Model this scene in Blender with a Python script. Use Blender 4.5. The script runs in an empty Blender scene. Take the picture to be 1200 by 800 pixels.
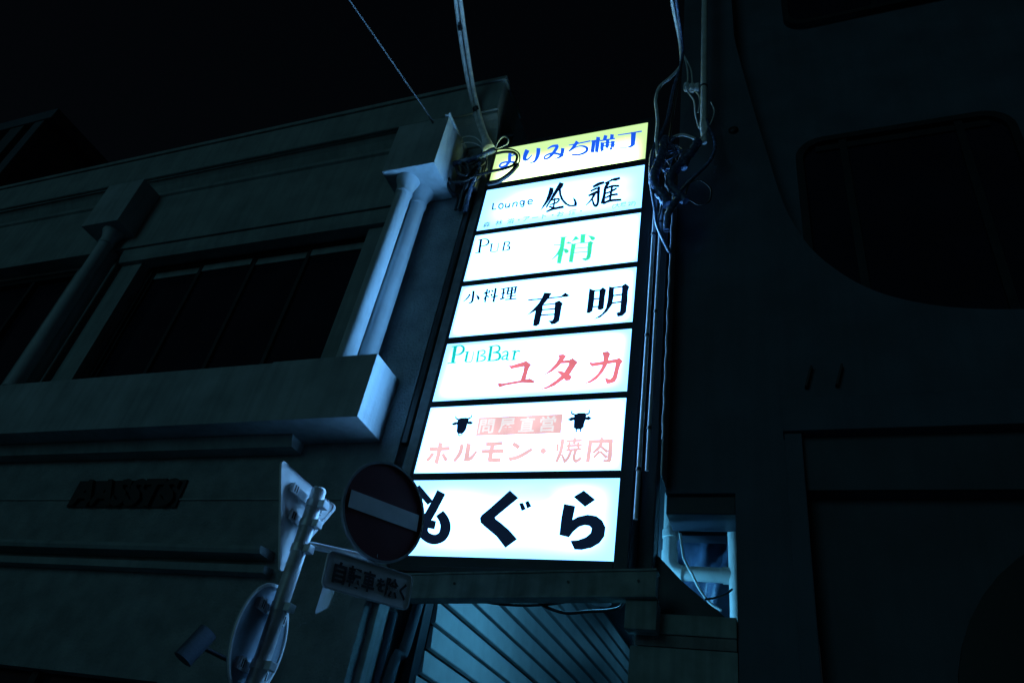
import bpy, bmesh, math, random
from mathutils import Vector, Matrix
random.seed(7)
SC = bpy.context.scene
COL = SC.collection
R = math.radians

# ------------------------------------------------------------------ camera
cam_d = bpy.data.cameras.new('camera'); cam = bpy.data.objects.new('camera', cam_d); COL.objects.link(cam)
cam_d.sensor_width = 36; cam_d.lens = 26.053; cam_d.clip_end = 500; cam_d.clip_start = 0.05
cx_ = Vector((0.931826, 0.327602, 0.156134)); cy_ = -Vector((-0.076734, 0.598365, -0.797541)); cz_ = -Vector((-0.354701, 0.731188, 0.58271))
m3 = Matrix((cx_, cy_, cz_)).transposed()
cam.matrix_world = Matrix.Translation((0, 0, 1.6)) @ m3.to_4x4()
SC.camera = cam

# ------------------------------------------------------------------ night sky and faint ambient light
W = bpy.data.worlds.new('World'); SC.world = W; W.use_nodes = True
nt = W.node_tree
sky = nt.nodes.new('ShaderNodeTexSky'); sky.sky_type = 'NISHITA'; sky.sun_disc = False
SUN_EL, SUN_AZ = R(13), R(196)
sky.sun_elevation = SUN_EL; sky.sun_rotation = SUN_AZ
bg = nt.nodes['Background']; bg.inputs['Strength'].default_value = 0.0011
nt.links.new(sky.outputs['Color'], bg.inputs['Color'])
sd = bpy.data.lights.new('sun', 'SUN'); sd.energy = 0.115; sd.angle = R(25); sd.color = (0.17, 0.70, 0.90)
so = bpy.data.objects.new('sun', sd); COL.objects.link(so)
dirv = Vector((math.sin(SUN_AZ) * math.cos(SUN_EL), math.cos(SUN_AZ) * math.cos(SUN_EL), math.sin(SUN_EL)))
so.rotation_euler = dirv.to_track_quat('Z', 'Y').to_euler(); so.location = dirv * 30
SC.view_settings.view_transform = 'Standard'; SC.view_settings.look = 'None'
SC.view_settings.exposure = 0; SC.view_settings.gamma = 1; SC.view_settings.use_curve_mapping = False
SC.cycles.max_bounces = 6; SC.cycles.diffuse_bounces = 4; SC.cycles.use_denoising = True
SC.cycles.sample_clamp_indirect = 4; SC.cycles.sample_clamp_direct = 4.2

# ------------------------------------------------------------------ materials
MATS = {}
def mat(name, col, rough=.7, metal=0, nscale=6, namt=.25, bump=0, bscale=60, spec=.4, stain=0):
    if name in MATS: return MATS[name]
    m = bpy.data.materials.new(name); m.use_nodes = True; t = m.node_tree; b = t.nodes['Principled BSDF']
    b.inputs['Roughness'].default_value = rough; b.inputs['Metallic'].default_value = metal
    b.inputs['Specular IOR Level'].default_value = spec
    tc = t.nodes.new('ShaderNodeTexCoord')
    n = t.nodes.new('ShaderNodeTexNoise'); n.inputs['Scale'].default_value = nscale; n.inputs['Detail'].default_value = 6
    t.links.new(tc.outputs['Object'], n.inputs['Vector'])
    r = t.nodes.new('ShaderNodeMapRange'); r.inputs[1].default_value = .3; r.inputs[2].default_value = .7
    r.inputs[3].default_value = 1 - namt; r.inputs[4].default_value = 1 + namt * .3
    t.links.new(n.outputs['Fac'], r.inputs[0])
    mx = t.nodes.new('ShaderNodeMix'); mx.data_type = 'RGBA'; mx.blend_type = 'MULTIPLY'; mx.inputs[0].default_value = 1
    mx.inputs[6].default_value = (*col, 1); t.links.new(r.outputs[0], mx.inputs[7]); out = mx.outputs[2]
    if stain:   # rain streaks: noise stretched along z
        mp = t.nodes.new('ShaderNodeMapping'); mp.inputs['Scale'].default_value = (9, 9, .5); t.links.new(tc.outputs['Object'], mp.inputs['Vector'])
        n2 = t.nodes.new('ShaderNodeTexNoise'); n2.inputs['Scale'].default_value = 1.3; n2.inputs['Detail'].default_value = 5; t.links.new(mp.outputs[0], n2.inputs['Vector'])
        r2 = t.nodes.new('ShaderNodeMapRange'); r2.inputs[1].default_value = .42; r2.inputs[2].default_value = .7; r2.inputs[3].default_value = 1; r2.inputs[4].default_value = 1 - stain
        t.links.new(n2.outputs['Fac'], r2.inputs[0])
        m2 = t.nodes.new('ShaderNodeMix'); m2.data_type = 'RGBA'; m2.blend_type = 'MULTIPLY'; m2.inputs[0].default_value = 1
        t.links.new(out, m2.inputs[6]); t.links.new(r2.outputs[0], m2.inputs[7]); out = m2.outputs[2]
    t.links.new(out, b.inputs['Base Color'])
    rr = t.nodes.new('ShaderNodeMapRange'); rr.inputs[3].default_value = max(.03, rough - .12); rr.inputs[4].default_value = min(1, rough + .12)
    t.links.new(n.outputs['Fac'], rr.inputs[0]); t.links.new(rr.outputs[0], b.inputs['Roughness'])
    if bump:
        nb = t.nodes.new('ShaderNodeTexNoise'); nb.inputs['Scale'].default_value = bscale; nb.inputs['Detail'].default_value = 4
        t.links.new(tc.outputs['Object'], nb.inputs['Vector'])
        bp = t.nodes.new('ShaderNodeBump'); bp.inputs['Strength'].default_value = bump; bp.inputs['Distance'].default_value = .02
        t.links.new(nb.outputs['Fac'], bp.inputs['Height']); t.links.new(bp.outputs[0], b.inputs['Normal'])
    MATS[name] = m; return m
plaster = mat('painted plaster', (.31, .365, .37), .8, nscale=2.5, bump=.25, bscale=70, stain=.16)
stucco = mat('rough stucco', (.28, .32, .33), .9, nscale=5, namt=.3, bump=1.0, bscale=38)
white_trim = mat('white painted trim', (.48, .56, .60), .65, nscale=3, namt=.2, bump=.12, bscale=40, stain=.15)
sill_paint = mat('sill paint', (.40, .47, .50), .65, nscale=2.5, namt=.3, bump=.15, bscale=40, stain=.2)
grey_wall = mat('dark grey render', (.075, .085, .10), .75, nscale=2, namt=.3, bump=.25, bscale=50, stain=.1)
grey_light = mat('grey painted render', (.08, .10, .13), .7, nscale=2, namt=.3, bump=.2, bscale=50, stain=.1)
dark_metal = mat('dark bronze metal', (.02, .022, .027), .45, .3, nscale=9, spec=.5)
frame_dark = mat('dark sign frame', (.015, .02, .03), .5, .0, nscale=9, spec=.4)
post_grey = mat('grey painted steel', (.30, .32, .33), .55, .0, nscale=9, namt=.35, bump=.1, bscale=30, stain=.35)
beam_paint = mat('beige painted beam', (.25, .31, .29), .6, 0, nscale=6, namt=.4, bump=.12, bscale=25, stain=.4)
galv = mat('galvanised steel', (.62, .65, .68), .38, .25, nscale=14, namt=.3, spec=.5)
plate_painted = mat('grey painted plate back', (.34, .42, .50), .5, 0, nscale=8, namt=.3, stain=.25)
plate_back = mat('bare aluminium plate back', (.88, .90, .92), .5, .0, nscale=8, namt=.2)
glass_dark = mat('dark window glass', (.014, .016, .028), .12, 0, nscale=2, spec=.5)
pvc = mat('white pvc pipe', (.66, .68, .66), .45, 0, nscale=7, namt=.2)
black_pvc = mat('black cable sheath', (.012, .013, .016), .42, 0, nscale=20, spec=.5)
blue_sheath = mat('dark blue wrapped sleeve', (.08, .13, .24), .25, 0, nscale=30, namt=.5, bump=.5, bscale=60, spec=.6)
grey_cable = mat('pale grey cable', (.74, .77, .77), .45, 0, nscale=16, namt=.3)
grey_wire = mat('weathered wire', (.16, .18, .20), .5, 0, nscale=16, namt=.2)
porcelain = mat('white porcelain', (.75, .78, .8), .15, 0, nscale=12, namt=.1, spec=.6)
siding_m = mat('pale metal siding', (.50, .54, .54), .42, 0, nscale=5, namt=.18, spec=.5)
red_sheet = mat('red reflective sheeting', (.13, .010, .016), .4, 0, nscale=8, namt=.15, spec=.4)
white_sheet = mat('white reflective sheeting', (.85, .87, .88), .45, 0, nscale=8, namt=.12, spec=.4)
black_ink = mat('black paint', (.012, .012, .014), .5, 0)
tarp_m = mat('crumpled blue tarp', (.05, .075, .13), .38, 0, nscale=6, namt=.4, bump=.35, bscale=14, spec=.5)
asphalt = mat('asphalt', (.05, .05, .052), .85, 0, nscale=3, bump=.6, bscale=120)
concrete = mat('concrete', (.22, .22, .21), .85, 0, nscale=4, namt=.4, bump=.4, bscale=40, stain=.4)

def emit_mat(name, col, lo, hi, seed, ew=.10, eh=.22, blob=.35, low_glow=False):
    """backlit acrylic sheet: tube glow is painted into its emission and falls off towards the edges of the box"""
    m = bpy.data.materials.new(name); m.use_nodes = True; t = m.node_tree; b = t.nodes['Principled BSDF']
    b.inputs['Base Color'].default_value = (.5, .5, .5, 1); b.inputs['Roughness'].default_value = .25
    tc = t.nodes.new('ShaderNodeTexCoord'); sp = t.nodes.new('ShaderNodeSeparateXYZ'); t.links.new(tc.outputs['Generated'], sp.inputs[0])
    def mth(op, a, c=None, d=None):
        n = t.nodes.new('ShaderNodeMath'); n.operation = op
        for i, v in enumerate((a, c, d)):
            if v is None: continue
            if isinstance(v, (int, float)): n.inputs[i].default_value = v
            else: t.links.new(v, n.inputs[i])
        return n.outputs[0]
    def edge(s, w):
        d = mth('MINIMUM', s, mth('SUBTRACT', 1, s))
        r = t.nodes.new('ShaderNodeMapRange'); r.interpolation_type = 'SMOOTHSTEP'; r.inputs[1].default_value = 0; r.inputs[2].default_value = w
        t.links.new(d, r.inputs[0]); return r.outputs[0]
    if low_glow:      # glow painted brighter towards the bottom of this panel
        lt = t.nodes.new('ShaderNodeMapRange'); lt.interpolation_type = 'SMOOTHSTEP'; lt.inputs[1].default_value = .78; lt.inputs[2].default_value = .12; t.links.new(sp.outputs[2], lt.inputs[0])
        e = mth('MULTIPLY', edge(sp.outputs[0], ew), lt.outputs[0])
    else: e = mth('MULTIPLY', edge(sp.outputs[0], ew), edge(sp.outputs[2], eh))
    nz = t.nodes.new('ShaderNodeTexNoise'); nz.inputs['Scale'].default_value = 1.6; nz.inputs['Detail'].default_value = 1
    mp = t.nodes.new('ShaderNodeMapping'); mp.inputs['Location'].default_value = (seed * 3.7, seed * 1.3, seed); mp.inputs['Scale'].default_value = (1.2, 1, .8)
    t.links.new(tc.outputs['Generated'], mp.inputs['Vector']); t.links.new(mp.outputs[0], nz.inputs['Vector'])
    bl = t.nodes.new('ShaderNodeMapRange'); bl.inputs[1].default_value = .3; bl.inputs[2].default_value = .65; bl.inputs[3].default_value = 1 - blob; bl.inputs[4].default_value = 1
    t.links.new(nz.outputs['Fac'], bl.inputs[0])
    k = mth('MULTIPLY_ADD', mth('MULTIPLY', e, bl.outputs[0]), hi - lo, lo)
    b.inputs['Emission Color'].default_value = (*col, 1); t.links.new(k, b.inputs['Emission Strength'])
    return m
def film(name, col, k=1):
    m = bpy.data.materials.new(name); m.use_nodes = True; t = m.node_tree; b = t.nodes['Principled BSDF']
    b.inputs['Base Color'].default_value = (.02, .02, .02, 1); b.inputs['Roughness'].default_value = .5
    n = t.nodes.new('ShaderNodeTexNoise'); n.inputs['Scale'].default_value = 4; tc = t.nodes.new('ShaderNodeTexCoord'); t.links.new(tc.outputs['Object'], n.inputs['Vector'])
    r = t.nodes.new('ShaderNodeMapRange'); r.inputs[1].default_value = .3; r.inputs[2].default_value = .7; r.inputs[3].default_value = k * .82; r.inputs[4].default_value = k * 1.12
    t.links.new(n.outputs['Fac'], r.inputs[0]); b.inputs['Emission Color'].default_value = (*col, 1); t.links.new(r.outputs[0], b.inputs['Emission Strength']); m.cycles.emission_sampling = 'NONE'
    return m
LAMP = (.92, 2.75, 5.6)     # radiance of the cold tubes through white acrylic

# ------------------------------------------------------------------ mesh helpers
class MB:
    def __init__(s): s.v = []; s.f = []; s.sm = []
    def add(s, vs, fs, smooth=False):
        o = len(s.v); s.v += [tuple(v) for v in vs]; s.f += [tuple(i + o for i in f) for f in fs]; s.sm += [smooth] * len(fs); return s
    def box(s, x0, x1, y0, y1, z0, z1):
        return s.add([(x, y, z) for x in (x0, x1) for y in (y0, y1) for z in (z0, z1)],
                     [(0, 1, 3, 2), (4, 6, 7, 5), (0, 4, 5, 1), (2, 3, 7, 6), (0, 2, 6, 4), (1, 5, 7, 3)])
    def bevbox(s, x0, x1, y0, y1, z0, z1, b=.008):
        bm = bmesh.new(); bmesh.ops.create_cube(bm, size=1)
        for v in bm.verts: v.co = Vector(((x0 + x1) / 2 + v.co.x * (x1 - x0), (y0 + y1) / 2 + v.co.y * (y1 - y0), (z0 + z1) / 2 + v.co.z * (z1 - z0)))
        bmesh.ops.bevel(bm, geom=bm.edges[:], offset=b, segments=2, affect='EDGES', profile=.6)
        bm.verts.index_update(); s.add([v.co[:] for v in bm.verts], [[v.index for v in f.verts] for f in bm.faces]); bm.free(); return s
    def tube(s, path, rad, n=8, cap=True):
        P = [Vector(p) for p in path]; N = len(P); rs = rad if isinstance(rad, (list, tuple)) else [rad] * N
        ref = None; vs = []; fs = []
        for i, p in enumerate(P):
            d = (P[min(N - 1, i + 1)] - P[max(0, i - 1)]).normalized()
            if ref is None: ref = d.orthogonal().normalized()
            else: ref = (ref - d * ref.dot(d)).normalized()
            b = d.cross(ref)
            for k in range(n):
                a = 2 * math.pi * k / n; vs.append(p + (ref * math.cos(a) + b * math.sin(a)) * rs[i])
        for i in range(N - 1):
            for k in range(n): fs.append((i * n + k, i * n + (k + 1) % n, (i + 1) * n + (k + 1) % n, (i + 1) * n + k))
        s.add(vs, fs, True)
        if cap: s.add(vs[:n], [tuple(range(n))[::-1]]); s.add(vs[-n:], [tuple(range(n))])
        return s
    def lathe(s, c, prof, n=24, axis='z'):
        vs = []; fs = []
        for r, h in prof:
            for k in range(n):
                a = 2 * math.pi * k / n; vs.append((c[0] + r * math.cos(a), c[1] + r * math.sin(a), c[2] + h))
        for i in range(len(prof) - 1):
            for k in range(n): fs.append((i * n + k, i * n + (k + 1) % n, (i + 1) * n + (k + 1) % n, (i + 1) * n + k))
        s.add(vs, fs, True); s.add(vs[:n], [tuple(range(n))[::-1]]); s.add(vs[-n:], [tuple(range(n))]); return s
    def prism(s, pts, y0, y1):                      # polygon in x,z extruded along y
        n = len(pts); vs = [(x, y0, z) for x, z in pts] + [(x, y1, z) for x, z in pts]
        return s.add(vs, [tuple(range(n)), tuple(range(n, 2 * n))[::-1]] + [(i, i + n, (i + 1) % n + n, (i + 1) % n) for i in range(n)])
    def profile(s, pts, x0, x1):                    # moulding profile in y,z run along x
        n = len(pts); vs = [(x0, y, z) for y, z in pts] + [(x1, y, z) for y, z in pts]
        return s.add(vs, [tuple(range(n)), tuple(range(n, 2 * n))[::-1]] + [(i, i + n, (i + 1) % n + n, (i + 1) % n) for i in range(n)])
    def xf(s, M):
        s.v = [tuple(M @ Vector(v)) for v in s.v]; return s
    def build(s, name, m, parent=None, **kw):
        me = bpy.data.meshes.new(name); me.from_pydata(s.v, [], s.f); me.polygons.foreach_set('use_smooth', s.sm); me.update()
        bm = bmesh.new(); bm.from_mesh(me); bmesh.ops.recalc_face_normals(bm, faces=bm.faces[:]); bm.to_mesh(me); bm.free()
        me.materials.append(m); o = bpy.data.objects.new(name, me); COL.objects.link(o)
        if parent: o.parent = parent; o.matrix_parent_inverse = parent.matrix_world.inverted() if 0 else Matrix.Translation(-Vector(ROOTLOC[parent.name]) if parent.name in ROOTLOC else Vector())
        for k, v in kw.items(): o[k] = v
        return o
ROOTLOC = {}
def thing(name, label, cat, loc, group=None):
    o = bpy.data.objects.new(name, None); COL.objects.link(o); o.location = loc; ROOTLOC[o.name] = tuple(loc)
    o.empty_display_size = .2; o['label'] = label; o['category'] = cat
    if group: o['group'] = group
    return o
def top(mb, name, m, label, cat, group=None):
    o = mb.build(name, m); o['label'] = label; o['category'] = cat
    if group: o['group'] = group
    return o
def smooth_path(P, n=5):
    P = [Vector(p) for p in P]; q = [2 * P[0] - P[1]] + P + [2 * P[-1] - P[-2]]; o = []
    for i in range(1, len(q) - 2):
        a, b, c, d = q[i - 1:i + 3]
        for k in range(n):
            t = k / n; o.append(.5 * ((2 * b) + (c - a) * t + (2 * a - 5 * b + 4 * c - d) * t * t + (3 * b - a - 3 * c + d) * t ** 3))
    o.append(P[-1]); return o
def text_mesh(body, size, width=None, bold=0, shear=0):
    c = bpy.data.curves.new('text', 'FONT'); c.body = body; c.size = size; c.offset = bold; c.align_x = 'CENTER'; c.align_y = 'CENTER'; c.shear = shear
    c.resolution_u = 3; c.extrude = .0008
    o = bpy.data.objects.new('text', c); COL.objects.link(o); bpy.context.view_layer.update()
    me = o.evaluated_get(bpy.context.evaluated_depsgraph_get()).to_mesh()
    vs = [v.co.copy() for v in me.vertices]; fs = [tuple(p.vertices) for p in me.polygons]
    bpy.data.objects.remove(o); bpy.data.curves.remove(c)
    xs = [v.x for v in vs]; ys = [v.y for v in vs]; cx = (min(xs) + max(xs)) / 2; cy = (min(ys) + max(ys)) / 2
    k = (width / (max(xs) - min(xs))) if width else 1
    return [Vector(((v.x - cx) * k, v.y - cy, v.z)) for v in vs], fs

# outlines of the lettering on the sign, mm from the left panel edge / above ground
GLYPHS={
 'yorimichi_hiragana_0':[(1,[157,8451,159,8433,160,8419,161,8404,162,8389,164,8373,167,8354,169,8336,173,8320,175,8308,175,8298,174,8286,170,8274,164,8262,157,8249,149,8230,181,8192,190,8209,197,8221,205,8235,211,8249,217,8266,218,8287,216,8308,214,8327,210,8343,208,8356,207,8370,205,8384,204,8399,203,8413,202,8432]),(1,[166,8244,150,8238,139,8233,129,8228,119,8225,113,8224,106,8226,100,8229,96,8231,96,8232,97,8227,97,8230,97,8239,101,8250,106,8258,112,8264,122,8267,135,8268,148,8268,164,8266,180,8262,196,8259,213,8254,231,8248,246,8242,261,8235,273,8230,284,8225,295,8219,306,8212,320,8204,322,8227,307,8239,297,8248,286,8257,274,8266,259,8275,244,8281,225,8287,207,8293,189,8297,172,8301,156,8302,139,8303,122,8302,108,8300,96,8295,86,8287,78,8275,74,8262,70,8249,71,8233,78,8214,89,8202,100,8194,111,8189,122,8187,134,8187,145,8189,157,8193,169,8196,184,8200]),(1,[195,8367,271,8389,261,8415,187,8388])],
 'yorimichi_hiragana_1':[(1,[368,8465,365,8445,362,8429,360,8413,358,8396,357,8380,356,8364,355,8347,355,8331,356,8316,357,8300,361,8284,368,8268,374,8259,378,8256,384,8249,411,8264,407,8277,405,8284,405,8286,408,8283,408,8284,408,8290,408,8301,409,8314,410,8326,412,8340,414,8353,417,8367,420,8382,423,8398,426,8418]),(1,[395,8236,406,8240,413,8241,422,8243,432,8247,440,8254,448,8265,455,8278,461,8293,468,8309,476,8327,464,8341,454,8324,446,8312,438,8300,430,8290,424,8283,416,8281,410,8281,403,8283,394,8285,380,8286]),(1,[508,8447,511,8423,513,8404,515,8387,517,8370,517,8355,518,8339,518,8324,518,8310,517,8296,515,8283,515,8268,514,8253,512,8240,509,8230,506,8221,499,8214,490,8210,478,8206,465,8203,448,8200,453,8184,470,8184,484,8182,499,8180,513,8181,525,8185,536,8194,544,8206,550,8219,555,8233,560,8246,563,8261,565,8277,567,8295,568,8312,568,8330,567,8349,566,8368,564,8388,562,8407,560,8429])],
 'yorimichi_hiragana_2':[(1,[655,8384,669,8392,680,8397,691,8403,701,8406,711,8408,722,8406,735,8404,748,8401,762,8397,780,8394,772,8443,754,8445,741,8447,727,8449,713,8450,699,8447,686,8441,676,8434,667,8425,657,8416,644,8405]),(1,[749,8438,746,8423,744,8412,742,8401,740,8391,736,8381,732,8367,727,8351,721,8336,714,8320,707,8306,701,8291,695,8277,688,8265,682,8254,676,8245,669,8239,661,8236,655,8233,648,8233,644,8234,643,8234,642,8236,642,8238,640,8240,641,8242,642,8247,645,8252,649,8259,656,8264,665,8269,677,8273,691,8277,706,8279,722,8278,739,8274,760,8266,783,8252,809,8236,834,8220,864,8202,865,8243,836,8261,811,8276,785,8292,759,8305,736,8314,714,8317,695,8315,678,8311,664,8305,652,8300,642,8294,634,8286,627,8277,623,8267,620,8258,619,8246,622,8233,627,8221,636,8210,645,8204,654,8201,664,8201,675,8201,685,8204,695,8209,704,8217,714,8227,723,8238,732,8251,740,8263,748,8277,756,8293,763,8310,770,8326,776,8341,779,8356,782,8370,783,8383,784,8394,785,8411]),(1,[816,8368,816,8348,817,8332,818,8317,819,8303,818,8290,818,8276,818,8263,818,8251,817,8241,814,8234,810,8225,801,8218,790,8210,778,8203,763,8195,769,8176,788,8180,802,8181,816,8183,829,8186,842,8193,850,8206,856,8220,859,8235,861,8250,863,8264,864,8280,864,8296,863,8312,862,8328,862,8348])],
 'yokocho_kanji_0':[(1,[906,8382,921,8381,930,8380,940,8380,954,8379,975,8379,1004,8380,1040,8382,1079,8383,1119,8385,1162,8387,1156,8411,1114,8409,1073,8407,1034,8405,998,8403,969,8401,949,8400,935,8400,925,8400,917,8399,902,8399]),(1,[984,8454,975,8429,968,8408,961,8388,954,8370,948,8354,942,8340,935,8327,928,8315,920,8304,909,8288,921,8267,935,8276,946,8284,957,8291,968,8300,979,8312,989,8328,997,8347,1005,8367,1013,8387,1022,8410]),(1,[968,8309,984,8314,997,8319,1009,8323,1021,8327,1033,8328,1045,8326,1057,8323,1067,8318,1078,8312,1087,8306,1095,8298,1104,8290,1112,8281,1116,8275,1116,8271,1117,8268,1118,8263,1118,8255,1116,8248,1114,8241,1107,8234,1097,8225,1085,8218,1071,8212,1057,8208,1040,8208,1022,8210,1003,8214,983,8218,959,8223,963,8192,986,8186,1006,8181,1028,8176,1047,8173,1065,8173,1083,8174,1099,8179,1115,8185,1127,8193,1138,8203,1146,8215,1150,8231,1152,8248,1150,8267,1145,8285,1135,8302,1123,8315,1112,8325,1101,8333,1089,8339,1077,8344,1066,8348,1052,8350,1040,8351,1028,8350,1015,8348,1003,8343,991,8338,978,8332,962,8325])],
 'yokocho_kanji_1':[(1,[1177,8407,1176,8199,1222,8177,1223,8384]),(1,[1222,8455,1227,8187,1272,8167,1268,8435]),(1,[1171,8377,1276,8376,1270,8400,1166,8402]),(1,[1274,8356,1448,8352,1443,8376,1269,8381]),(1,[1311,8463,1302,8376,1344,8349,1353,8436]),(1,[1384,8456,1384,8373,1426,8353,1426,8436]),(1,[1282,8312,1450,8290,1446,8311,1278,8333]),(1,[1281,8343,1284,8221,1328,8205,1326,8324]),(1,[1341,8383,1343,8224,1384,8209,1382,8365]),(1,[1402,8332,1405,8222,1447,8207,1445,8316]),(1,[1306,8248,1286,8199,1309,8166,1338,8200]),(1,[1389,8210,1405,8165,1437,8190,1412,8228]),(1,[1290,8262,1452,8240,1451,8262,1286,8283])],
 'yokocho_kanji_2':[(1,[1472,8408,1504,8406,1533,8404,1561,8402,1589,8401,1616,8399,1641,8398,1666,8398,1690,8398,1715,8397,1743,8397,1738,8421,1710,8421,1686,8421,1662,8421,1637,8421,1611,8421,1585,8421,1557,8422,1529,8423,1500,8424,1468,8425]),(1,[1620,8428,1621,8401,1622,8378,1622,8356,1623,8334,1624,8312,1624,8291,1625,8270,1626,8251,1626,8229,1627,8204,1676,8186,1677,8210,1677,8229,1677,8251,1678,8271,1678,8293,1678,8315,1677,8337,1677,8359,1677,8382,1676,8408]),(1,[1634,8240,1630,8227,1628,8217,1627,8210,1626,8203,1624,8198,1620,8194,1614,8190,1607,8187,1600,8185,1588,8184,1576,8185,1560,8187,1543,8190,1526,8193,1504,8196,1507,8181,1527,8176,1544,8172,1561,8168,1577,8164,1592,8162,1602,8160,1614,8159,1622,8158,1631,8159,1640,8161,1648,8165,1654,8170,1660,8175,1665,8180,1672,8186])],
 'lounge_word_0':[(1,[112,7604,121,7498,141,7490,132,7598]),(1,[127,7487,177,7487,172,7504,120,7504])],
 'lounge_word_1':[(1,[244,7532,244,7525,244,7521,243,7517,243,7513,242,7511,241,7509,241,7506,239,7504,237,7502,236,7500,234,7499,233,7498,230,7498,228,7498,226,7499,225,7500,223,7501,222,7502,220,7503,219,7504,217,7506,216,7509,214,7511,213,7513,211,7516,211,7518,210,7522,209,7524,207,7528,207,7532,207,7536,207,7538,207,7542,208,7545,209,7547,210,7550,210,7553,212,7555,214,7557,215,7559,217,7560,218,7561,221,7561,223,7561,225,7560,226,7559,228,7558,229,7557,232,7556,232,7555,234,7553,235,7550,237,7548,239,7545,240,7543,240,7541,241,7538,242,7535,242,7530,244,7522,261,7519,261,7526,260,7531,259,7537,258,7541,255,7548,253,7553,250,7558,248,7563,244,7567,241,7571,236,7575,233,7577,229,7579,225,7581,221,7582,217,7581,214,7581,211,7581,207,7579,204,7578,201,7576,199,7573,197,7570,194,7566,193,7563,192,7558,191,7553,190,7549,190,7543,190,7538,191,7533,191,7528,192,7522,193,7517,196,7511,198,7507,201,7501,203,7496,207,7492,210,7489,215,7486,218,7482,223,7480,226,7478,231,7477,234,7478,237,7478,240,7479,244,7480,247,7482,250,7484,252,7486,254,7490,257,7493,258,7498,259,7502,260,7506,260,7511,260,7515,262,7523])],
 'lounge_word_2':[(1,[271,7565,271,7553,271,7543,271,7534,272,7523,272,7513,276,7504,280,7494,288,7488,295,7483,302,7482,309,7483,314,7487,319,7492,324,7498,332,7504,319,7523,311,7517,306,7511,302,7507,298,7504,296,7503,295,7504,294,7505,294,7508,292,7509,291,7513,289,7518,288,7524,289,7533,289,7543,289,7556]),(1,[319,7560,320,7487,337,7479,336,7552])],
 'lounge_word_3':[(1,[360,7562,361,7487,378,7479,377,7554]),(1,[372,7521,378,7529,383,7535,387,7540,391,7544,395,7545,398,7546,403,7544,406,7542,406,7540,406,7541,408,7536,408,7527,407,7515,406,7502,406,7486,423,7477,423,7492,424,7504,425,7517,425,7530,424,7542,416,7555,407,7562,399,7565,392,7565,385,7564,380,7561,376,7555,372,7549,368,7543,363,7534])],
 'lounge_word_4':[(1,[486,7537,486,7530,485,7526,485,7523,485,7521,484,7520,483,7517,483,7515,482,7514,481,7512,479,7511,479,7510,477,7509,475,7509,473,7509,472,7510,471,7511,469,7511,469,7512,467,7514,466,7514,465,7516,465,7517,464,7519,462,7521,461,7522,461,7524,461,7527,460,7528,459,7531,458,7534,458,7536,458,7539,459,7542,459,7544,460,7547,461,7548,461,7550,462,7552,464,7553,465,7554,467,7555,467,7556,469,7556,471,7555,473,7555,473,7555,475,7554,477,7553,477,7553,479,7551,479,7550,479,7548,481,7547,482,7544,483,7543,483,7542,483,7539,484,7537,484,7532,486,7526,502,7523,502,7531,501,7533,500,7538,499,7542,497,7547,495,7552,493,7556,491,7560,488,7563,485,7566,482,7569,478,7572,475,7574,472,7575,469,7576,466,7576,463,7575,460,7574,457,7574,455,7572,453,7570,451,7568,449,7566,446,7563,445,7559,444,7556,443,7552,443,7549,443,7545,443,7540,443,7536,443,7532,444,7527,445,7523,447,7518,449,7513,451,7509,453,7505,456,7502,460,7499,463,7496,465,7493,469,7492,472,7490,476,7490,479,7490,481,7490,484,7491,486,7492,490,7493,492,7495,494,7497,495,7499,498,7502,499,7505,500,7510,500,7513,501,7517,501,7520,501,7527]),(1,[488,7570,490,7551,492,7535,493,7521,494,7507,494,7498,493,7490,492,7484,491,7481,489,7478,488,7477,485,7478,482,7480,476,7483,470,7487,461,7493,461,7474,469,7467,475,7463,481,7459,489,7457,495,7457,501,7460,504,7464,508,7471,509,7479,510,7488,510,7501,509,7515,508,7530,507,7546,505,7563])],
 'lounge_word_5':[(1,[540,7515,555,7515,567,7515,578,7515,588,7517,596,7519,601,7527,600,7539,596,7549,590,7557,584,7563,577,7568,571,7571,564,7573,557,7572,550,7570,546,7566,541,7560,537,7551,535,7543,534,7533,535,7522,538,7511,543,7499,550,7489,560,7481,569,7478,576,7480,584,7483,592,7486,603,7488,596,7505,586,7503,578,7501,570,7499,564,7500,561,7502,560,7504,557,7509,555,7515,553,7522,551,7527,551,7532,553,7538,554,7543,557,7549,561,7552,563,7553,568,7552,572,7551,577,7549,579,7547,581,7544,583,7540,585,7536,587,7536,587,7535,583,7533,574,7533,563,7532,551,7532,537,7530])],
 'brush_kanji_wind':[(0,[765,7717,815,7698,820,7619,794,7516,765,7448,706,7350,722,7425,748,7512,760,7603]),(0,[872,7776,927,7741,918,7677,903,7661,918,7572,952,7486,1008,7406,1046,7378,1079,7376,1078,7415,1050,7500,1089,7457,1114,7392,1114,7347,1075,7347,1026,7359,972,7408,922,7486,890,7574,879,7636,855,7569,821,7496,795,7436,777,7380,761,7416,796,7516,822,7618,849,7707]),(1,[839,7533,844,7381,865,7375,860,7525]),(1,[798,7485,824,7487,848,7489,870,7490,888,7490,897,7488,892,7493,893,7491,889,7482,883,7471,877,7464,867,7458,855,7453,839,7450,823,7446,804,7441,811,7417,831,7421,847,7424,863,7427,878,7432,890,7438,901,7449,908,7461,913,7477,914,7497,899,7516,882,7520,863,7519,840,7517,817,7515,791,7513]),(1,[784,7315,802,7320,814,7325,827,7330,840,7334,856,7337,876,7340,899,7341,923,7343,948,7344,976,7345,965,7388,937,7386,912,7385,888,7383,864,7380,843,7377,827,7371,812,7364,800,7356,788,7349,772,7340]),(1,[797,7392,866,7350,867,7386,799,7415])],
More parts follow.
